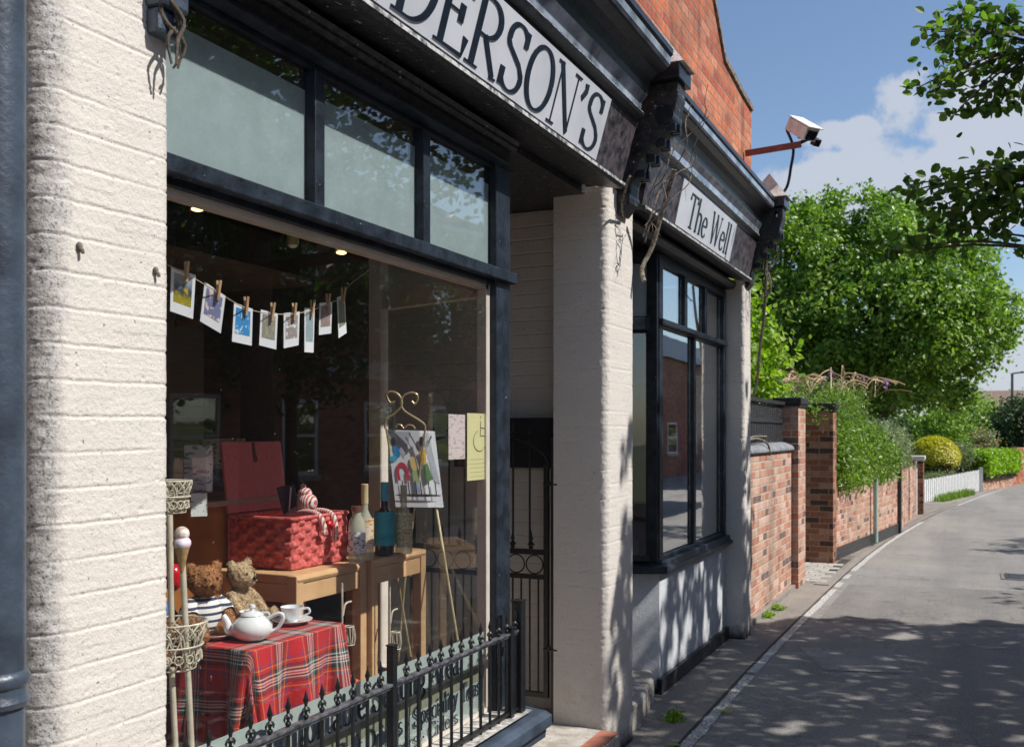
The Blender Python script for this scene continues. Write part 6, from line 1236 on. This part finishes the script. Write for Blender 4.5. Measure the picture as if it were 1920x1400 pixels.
# tiny weeds at the foot of the pale wall
for k, (y, x) in enumerate(((9.3, -.02), (9.75, -.0), (5.75, .1))):
    p, _ = clump_pts((x, y, .02), (.05, .10, .02), 12, 14, .022, 60+k, .2)
    tag(leaves('weed', p, .03, M['leaf_ivy'], seed=70+k), ('small green weeds in the footway, nearer clump by the pale wall', 'small green weeds in the footway, farther clump by the pale wall', 'tiny weed by the neighbouring doorstep')[k], 'weed')
for k, (px, py) in enumerate(((1358, 1333), (1262, 1397))):
    q = PZ(px, py, .012); mb = MB(); mb.add([q + Vector((-.05, 0, 0)), q + Vector((0, -.02, .01)), q + Vector((.05, .01, .004)), q + Vector((.01, .035, .006))], [(0, 1, 2, 3)]); tag(mb.build('fallen_leaf', M['leaf_lime']), ('pale green fallen leaf lying on the white road line', 'fallen green leaf on the pavement at the bottom edge')[k], 'leaf')
# buddleia with arching spikes
bd_ = np.random.default_rng(31); p, C_ = clump_pts((-.50, 14.7, 2.08), (.85, 2.0, .36), 140, 40, .09, 31, .4)
bu = shrub('buddleia', 'straggly buddleia with arching brown spikes and purple flowers above the fence', 'bush', p, .07, M['leaf_hedge'], [((-.6, 14.2, 0), (-.6, 14.2, 1.8), .05), ((-.5, 15, 0), (-.4, 15, 1.8), .04)], 31, .3)
r3 = random.Random(5); tips = []
for k in range(80):
    a = Vector((-.45 + r3.uniform(-.7, .8), 14.6 + r3.uniform(-1.8, 2.0), 2.25)); d = Vector((r3.uniform(-.4, 1), r3.uniform(-.9, .9), 0)).normalized(); L = r3.uniform(.25, .6); up = r3.uniform(.10, .34)
    P = smoothp([a, a + d*L*.4 + Vector((0, 0, up)), a + d*L*.8 + Vector((0, 0, up*1.0)), a + d*L*1.15 + Vector((0, 0, up*.7))], 4); mb = MB(); mb.tube(P, [.009 if i > 4 else .005 for i in range(len(P))], 5); mb.build('flower_spike', M['stalk'], bu, smooth=False); tips.append(P[-2])
tips = [tips[i] for i in range(0, 80, 7)]
for i, t_ in enumerate(tips): leaves('flower_panicle', np.array(t_)[None] + np.random.default_rng(i).normal(0, .016, (40, 3))*np.array([1, 1, 1.8]), .045, M['purple'], bu, seed=i)
# bright ivy coloured tree just past the shop
def tree(name, lb, cat, base, ctr, rad, ncl, per, cs, size, m, seed, shell=.55, limbs=9, tr=.16, extra=None, asp=.6):
    base, ctr = Vector(base), Vector(ctr); t_ = thing(name, lb, cat, tuple(base)); p, C_ = clump_pts(tuple(ctr), rad, ncl, per, cs, seed, shell)
    ow = (p - np.repeat(C_, per, 0)); ow = ow/np.linalg.norm(ow, axis=1)[:, None]*1.6
    if extra is not None: p = np.r_[p, extra]; ow = np.r_[ow, np.zeros_like(extra)]
    leaves('crown', p, size, m, t_, seed=seed, aspect=asp, out=ow)
    mb = MB(); top = ctr + Vector((0, 0, rad[2]*.1)); P = smoothp([base, base.lerp(top, .4) + Vector((.06, .08, 0)), top]); mb.tube(P, [tr*(1-.6*i/len(P)) for i in range(len(P))], 12); mb.build('trunk', M['bark'], t_, smooth=True)
    r4 = random.Random(seed)
    for k in range(limbs):
        c = Vector(C_[r4.randrange(len(C_))]); s0_ = base.lerp(top, r4.uniform(.45, .95)); mb = MB(); P = smoothp([s0_, s0_.lerp(c, .5) + Vector((0, 0, .12*rad[2])), c]); mb.tube(P, [tr*.42*(1-.75*i/len(P)) for i in range(len(P))], 7); mb.build('limb', M['bark'], t_, smooth=True)
    return t_
tree('climbing_shrub', 'bright yellow green leafy climber rising behind the board fence next to the shop', 'climber', (-.75, 11.6, 0), (-.78, 11.7, 2.55), (.48, .75, .98), 120, 32, .11, .095, M['leaf_ivy'], 41, shell=.4, limbs=5, tr=.05, asp=.75)
# main tree
cr = PT(1650, 590, 24.5)
ext = []
for (px, py, r_) in ((1500, 400, .5), (1560, 395, .5), (1640, 385, .5), (1700, 400, .4), (1830, 490, .5), (1860, 560, .4), (1890, 620, .4), (1450, 500, .5), (1440, 600, .5), (1760, 440, .4), (1480, 680, .5), (1800, 740, .4), (1560, 470, .6), (1500, 450, .6), (1530, 420, .5), (1470, 440, .5), (1430, 550, .5), (1600, 430, .5)):
    q, _ = clump_pts(tuple(PT(px, py, 24.0 + (px % 7)*.2)), (r_, r_, r_), 18, 45, .16, px, .3); ext.append(q)
tree('garden_tree', 'large rounded leafy tree filling the view behind the hedges', 'tree', (cr.x, cr.y, 0), tuple(cr), (3.0, 2.6, 2.4), 560, 105, .21, .135, M['leaf_tree'], 51, shell=.45, limbs=22, tr=.20, extra=np.concatenate(ext))
# background beyond the bend
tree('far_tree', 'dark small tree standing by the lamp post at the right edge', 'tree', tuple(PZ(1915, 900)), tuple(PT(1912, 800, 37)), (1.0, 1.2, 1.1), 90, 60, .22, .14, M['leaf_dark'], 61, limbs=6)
tree('far_tree', 'distant green tree seen under the big tree, left of the brown roof', 'tree', (-1, 48, 0), (-1, 48, 2.8), (3.0, 2.5, 2.0), 130, 60, .35, .2, M['leaf_tree'], 62, limbs=6)
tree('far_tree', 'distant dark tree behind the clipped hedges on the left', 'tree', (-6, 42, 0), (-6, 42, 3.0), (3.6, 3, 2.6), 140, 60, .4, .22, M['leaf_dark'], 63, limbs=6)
tree('far_tree', 'distant tree closing the view at the far right of the lane', 'tree', (8.9, 66, 0), (8.9, 66, 2.0), (4.5, 3, 2.2), 130, 60, .45, .26, M['leaf_tree'], 64, limbs=6)
tree('far_tree', 'mid distance leafy tree masking the brown roof behind the flowering shrub', 'tree', (1.6, 44, 0), (1.6, 44, 1.9), (1.3, 1.5, 1.2), 90, 60, .26, .16, M['leaf_tree'], 65, limbs=6)
hs1 = thing('bungalow', 'far bungalow with a brown tiled roof glimpsed between the trees', 'house', (3.6, 60, 0)); mb = MB(); mb.box((.5, 57, 0), (9, 63, 2.2)); mb.build('wall', M['brick_far'], hs1)
mb = MB(); mb.prism([(56.6, 2.2), (60, 4.0), (63.4, 2.2)], 'x', .2, 9.3); mb.v = [(a, b, c) for a, b, c in mb.v]; mb.build('roof', mat('brown roof tiles', (.24, .17, .13), (.16, .11, .085), rough=.9, scale=20, bs=.5), hs1)
mb = MB(); mb.box((2.6, 56.96, 1.0), (4.2, 57, 2.0)); mb.build('window', M['glassb'], hs1)
hg = thing('boundary_hedge', 'long dark boundary hedge closing the gardens behind the big tree', 'hedge', (-12, 50, 0)); leaves('foliage', np.r_[box_pts((-30, 52), (1, 54), 1.6, 0, 2.2, 12000, 71, .1), box_pts((-12, 30), (-4, 52), 1.6, 0, 2.0, 9000, 72, .1)], .25, M['leaf_dark'], hg, seed=71); wall_seg((-30, 52), (1, 54), 2.0, 1.2).build('twig_mass', core, hg); wall_seg((-12, 30), (-4, 52), 1.8, 1.2).build('twig_mass', core, hg)
lp = thing('street_lamp', 'slim grey street lamp with a short arm at the far right edge', 'street lamp', (4.9, 44, 0)); q = PT(1898, 812, 40); q0 = Vector((q.x, q.y, 0)); H_ = PT(1898, 700, 40).z
mb = MB(); mb.tube([q0, q0 + Vector((0, 0, H_*.45)), q0 + Vector((0, 0, H_))], [.09, .06, .05], 10); mb.build('column', mat('grey steel', (.16, .17, .18), rough=.5, scale=5), lp, smooth=True)
mb = MB(); mb.bar(q0 + Vector((0, 0, H_)), q0 + RT*.45 + Vector((0, 0, H_+.06)), .07, .07); mb.bar(q0 + RT*.35 + Vector((0, 0, H_+.05)), q0 + RT*.85 + Vector((0, 0, H_+.08)), .16, .08); mb.build('lamp_head', mat('grey lamp head', (.16, .17, .18), rough=.5, scale=5), lp, bevel=.02)
mb = MB(); a, b = PT(1880, 548, 38), PT(1990, 515, 30); mb.tube([a.lerp(b, t_/8) - Vector((0, 0, .25*math.sin(t_/8*math.pi))) for t_ in range(9)], .012, 5); mb.tube([PT(1700, 640, 45), a], .012, 5)
tag(mb.build('overhead_cable', M['iron']), 'thin overhead cable crossing the sky right of the big tree', 'cable')

# ================================================================ TREE OVER THE ROAD (mostly outside the frame; its branches hang in at the right)
ot = thing('overhanging_tree', 'dark leafy branches of a street tree reaching in from the right over the lane', 'tree', (5.6, 9.2, 0))
def leafcl(px, py, t0, r_, n, sd_): 
    r2 = np.random.default_rng(sd_); c = np.array(PT(px, py, t0)); return c + r2.normal(0, 1, (n, 3))*np.array([r_*1.45, r_*1.45, r_*.62])
tw = [  # clusters (photo px, depth, radius, leaves)
 (1800, 30, 6.9, .09, 40), (1850, 60, 7.0, .12, 90), (1900, 40, 7.0, .13, 120), (1760, 62, 6.8, .055, 16), (1785, 70, 6.8, .05, 16), (1830, 100, 7.0, .11, 80), (1885, 120, 7.0, .13, 120), (1740, 58, 6.8, .03, 6),
 (1725, 165, 6.7, .035, 7), (1755, 168, 6.7, .06, 22), (1790, 140, 6.8, .06, 20), (1840, 160, 7.0, .09, 50), (1890, 180, 7.0, .10, 70), (1800, 205, 6.8, .06, 18), (1830, 205, 6.8, .05, 14), (1870, 205, 6.9, .05, 12), (1910, 190, 6.9, .06, 16),
 (1700, 362, 7.4, .05, 12), (1730, 345, 7.4, .06, 18), (1770, 360, 7.4, .09, 50), (1810, 375, 7.4, .12, 90), (1850, 350, 7.4, .11, 70), (1895, 330, 7.4, .12, 90), (1800, 430, 7.4, .09, 60), (1845, 410, 7.4, .11, 90), (1890, 390, 7.4, .12, 100), (1860, 445, 7.4, .06, 24), (1740, 400, 7.4, .05, 14),
 (1705, 465, 7.4, .07, 40), (1740, 440, 7.4, .05, 18), (1680, 478, 7.4, .035, 9), (1915, 470, 7.2, .05, 16), (1910, 300, 7.4, .06, 20), (1775, 330, 7.4, .05, 12)]
pts = np.concatenate([leafcl(*a[:4], int(a[4]*1.05), 100+i) for i, a in enumerate(tw)]); pts_vis = pts
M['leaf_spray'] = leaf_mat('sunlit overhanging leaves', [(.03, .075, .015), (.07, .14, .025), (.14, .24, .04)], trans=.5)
leaves('leaf_sprays', pts, .074, M['leaf_spray'], ot, seed=7, aspect=.72, nbias=(-FW.x*.3, -FW.y*.3, .1), oval=True)
JT = Vector((5.4, 9.0, 4.4)); trk = smoothp([(5.6, 9.2, 0), (5.5, 9.1, 2.4), (5.45, 9.0, 4.4), (5.6, 9.1, 6.6)]); mb = MB(); mb.tube(trk, [.24-.01*i for i in range(len(trk))], 14); mb.build('trunk', M['bark'], ot, smooth=True)
hub1, hub2, hub3 = PT(1960, 90, 7.1), PT(1975, 330, 7.5), PT(1975, 470, 7.3)
for h_, s0_ in ((hub1, (5.45, 9, 4.6)), (hub2, (5.45, 9, 3.9)), (hub3, (5.45, 9, 3.5))): mb = MB(); P = smoothp([s0_, Vector(s0_).lerp(h_, .5) + Vector((0, 0, .25)), h_]); mb.tube(P, [.09-.006*i for i in range(len(P))], 8); mb.build('bough', M['bark'], ot, smooth=True)
mb = MB()
for a in tw:
    h_ = hub1 if a[1] < 250 else (hub3 if a[1] > 440 else hub2); c = PT(a[0], a[1], a[2]); P = smoothp([h_, h_.lerp(c, .5) + Vector((0, 0, .06)), c + Vector((0, 0, .01))], 4); mb.tube(P, [.011*(1-.8*i/len(P))+.002 for i in range(len(P))], 5)
mb.build('twigs', M['bark'], ot, smooth=True)
# the crown that throws the dappled shade: leaves sit high over the lane, thinned into clumps so sun flecks reach the ground
r2 = np.random.default_rng(17); n = 64000
gx = r2.uniform(-1.75, 6.5, n); gy = r2.uniform(4.2, 10.6, n); hh = r2.uniform(3.9, 7.6, n)
far = 9.15 + .42*gx + (fbm(gx*2.2+30, gx*0+2, 4, 3)-.5)*.9; near = np.where(gx > -.1, 4.35, np.where(gx > -1.6, 4.82, 5.5)) + (fbm(gx*3+10, gx*0+5, 3, 9)-.5)*.4
holes = fbm(gx*2.6+40, gy*2.6+40, 3, 77)
ok = (gy < far) & (gy > near) & (holes < .70) & ((gx > -.12) | (fbm(gx*7+60, gy*7, 3, 12) < .52))
L3 = np.c_[gx + K1*hh, gy + K2*hh, hh][ok]
vis = (L3[:, 0] - CAM.x) < .055*L3[:, 1] + .25
L3 = L3[~vis]
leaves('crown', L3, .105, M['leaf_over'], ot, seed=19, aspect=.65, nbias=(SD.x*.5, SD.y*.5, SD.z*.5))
for k in range(14):
    c = Vector(L3[(k*977) % len(L3)]); s0_ = Vector((5.5, 9.05, 4.0+.18*k)); mb = MB(); P = smoothp([s0_, s0_.lerp(c, .5) + Vector((0, 0, .3)), c]); mb.tube(P, [.08-.0065*i for i in range(len(P))], 7); mb.build('bough', M['bark'], ot, smooth=True)

# ================================================================ THE OTHER SIDE OF THE STREET (seen only as reflections in the shop glass)
def facing_house(name, lb, x, y0, y1, h, win_rows, pitch=2.3, ww=1.0, roof=True, door=None):
    t_ = thing(name, lb, 'house', (x+3, (y0+y1)/2, 0)); mb = MB(); mb.box((x, y0, 0), (x+6, y1, h)); mb.build('wall', M['brick_far'], t_)
    y = y0 + pitch*.45
    while y < y1-ww:
        for (z0, z1) in win_rows:
            mb = MB(); mb.box((x-.03, y, z0), (x-.002, y+.07, z1)).box((x-.03, y+ww-.07, z0), (x-.002, y+ww, z1)).box((x-.03, y+.0705, z1-.07), (x-.002, y+ww-.0705, z1)).box((x-.03, y+.0705, z0), (x-.002, y+ww-.0705, z0+.07)).box((x-.028, y+.071, (z0+z1)/2), (x-.003, y+ww-.071, (z0+z1)/2+.05))
            wn = mb.build('window', M['whitep'], t_); mb = MB(); mb.box((x-.012, y+.07, z0+.07), (x-.004, y+ww-.07, z1-.07)); mb.build('pane', M['glassb'], wn)
            mb = MB(); mb.box((x-.06, y-.08, z0-.1), (x-.001, y+ww+.08, z0-.001)); mb.build('sill', M['stone'], wn)
        y += pitch
    if roof: mb = MB(); mb.prism([(x-.25, h), (x+3, h+1.9), (x+6.25, h)], 'y', y0-.1, y1+.1); mb.build('roof', M['blackw'], t_)
    return t_
facing_house('brick_terrace', 'dark red brick terrace mirrored in the big display window', 8.9, 7.5, 25.0, 6.2, ((.95, 2.3), (3.7, 5.0)), 2.6, 1.05)
facing_house('brick_terrace', 'farther brick terrace mirrored in the bay window panes', 8.8, 30, 52, 4.6, ((.9, 2.1),), 3.2, 1.2)
facing_house('brick_terrace', 'near brick terrace on the opposite side, mirrored at the left of the glass', 8.9, -8.0, 7.2, 6.0, ((.95, 2.3), (3.7, 5.0)), 2.9, 1.05)
sbx = MB(); sbx.box((8.82, 15.2, 2.75), (8.88, 17.4, 3.15)); tag(sbx.build('shop_sign_board', M['sign'], bevel=.01), 'plain white sign board on the opposite terrace, mirrored in the window', 'sign')
for k, (x, y, h) in enumerate(((7.4, 12.2, 5.2), (7.3, 17.2, 5.8), (7.2, 6.4, 4.9))):
    tree('street_tree', ('street tree opposite, mirrored dark in the middle of the window', 'farther street tree opposite, mirrored behind the easel', 'near street tree opposite, mirrored beside the pillar')[k], 'tree', (x, y, 0), (x, y, h*.72), (1.5, 1.7, 1.6), 80, 60, .26, .15, M['leaf_over'], 80+k, limbs=6, tr=.13)

# unseen terrace added behind the camera to keep sky light off the pillar reveal
nb = thing('neighbour_terrace', 'unseen brick terrace added behind the camera to block sky light', 'house', (-3, -6, 0)); mb = MB(); mb.box((-6, -14, 0), (-.13, .18, 7.5)); mb.build('wall', M['brick_far'], nb)
mb = MB(); mb.prism([(-6.25, 7.5), (-3, 9.4), (.1, 7.5)], 'y', -14, .2); mb.build('roof', M['blackw'], nb)
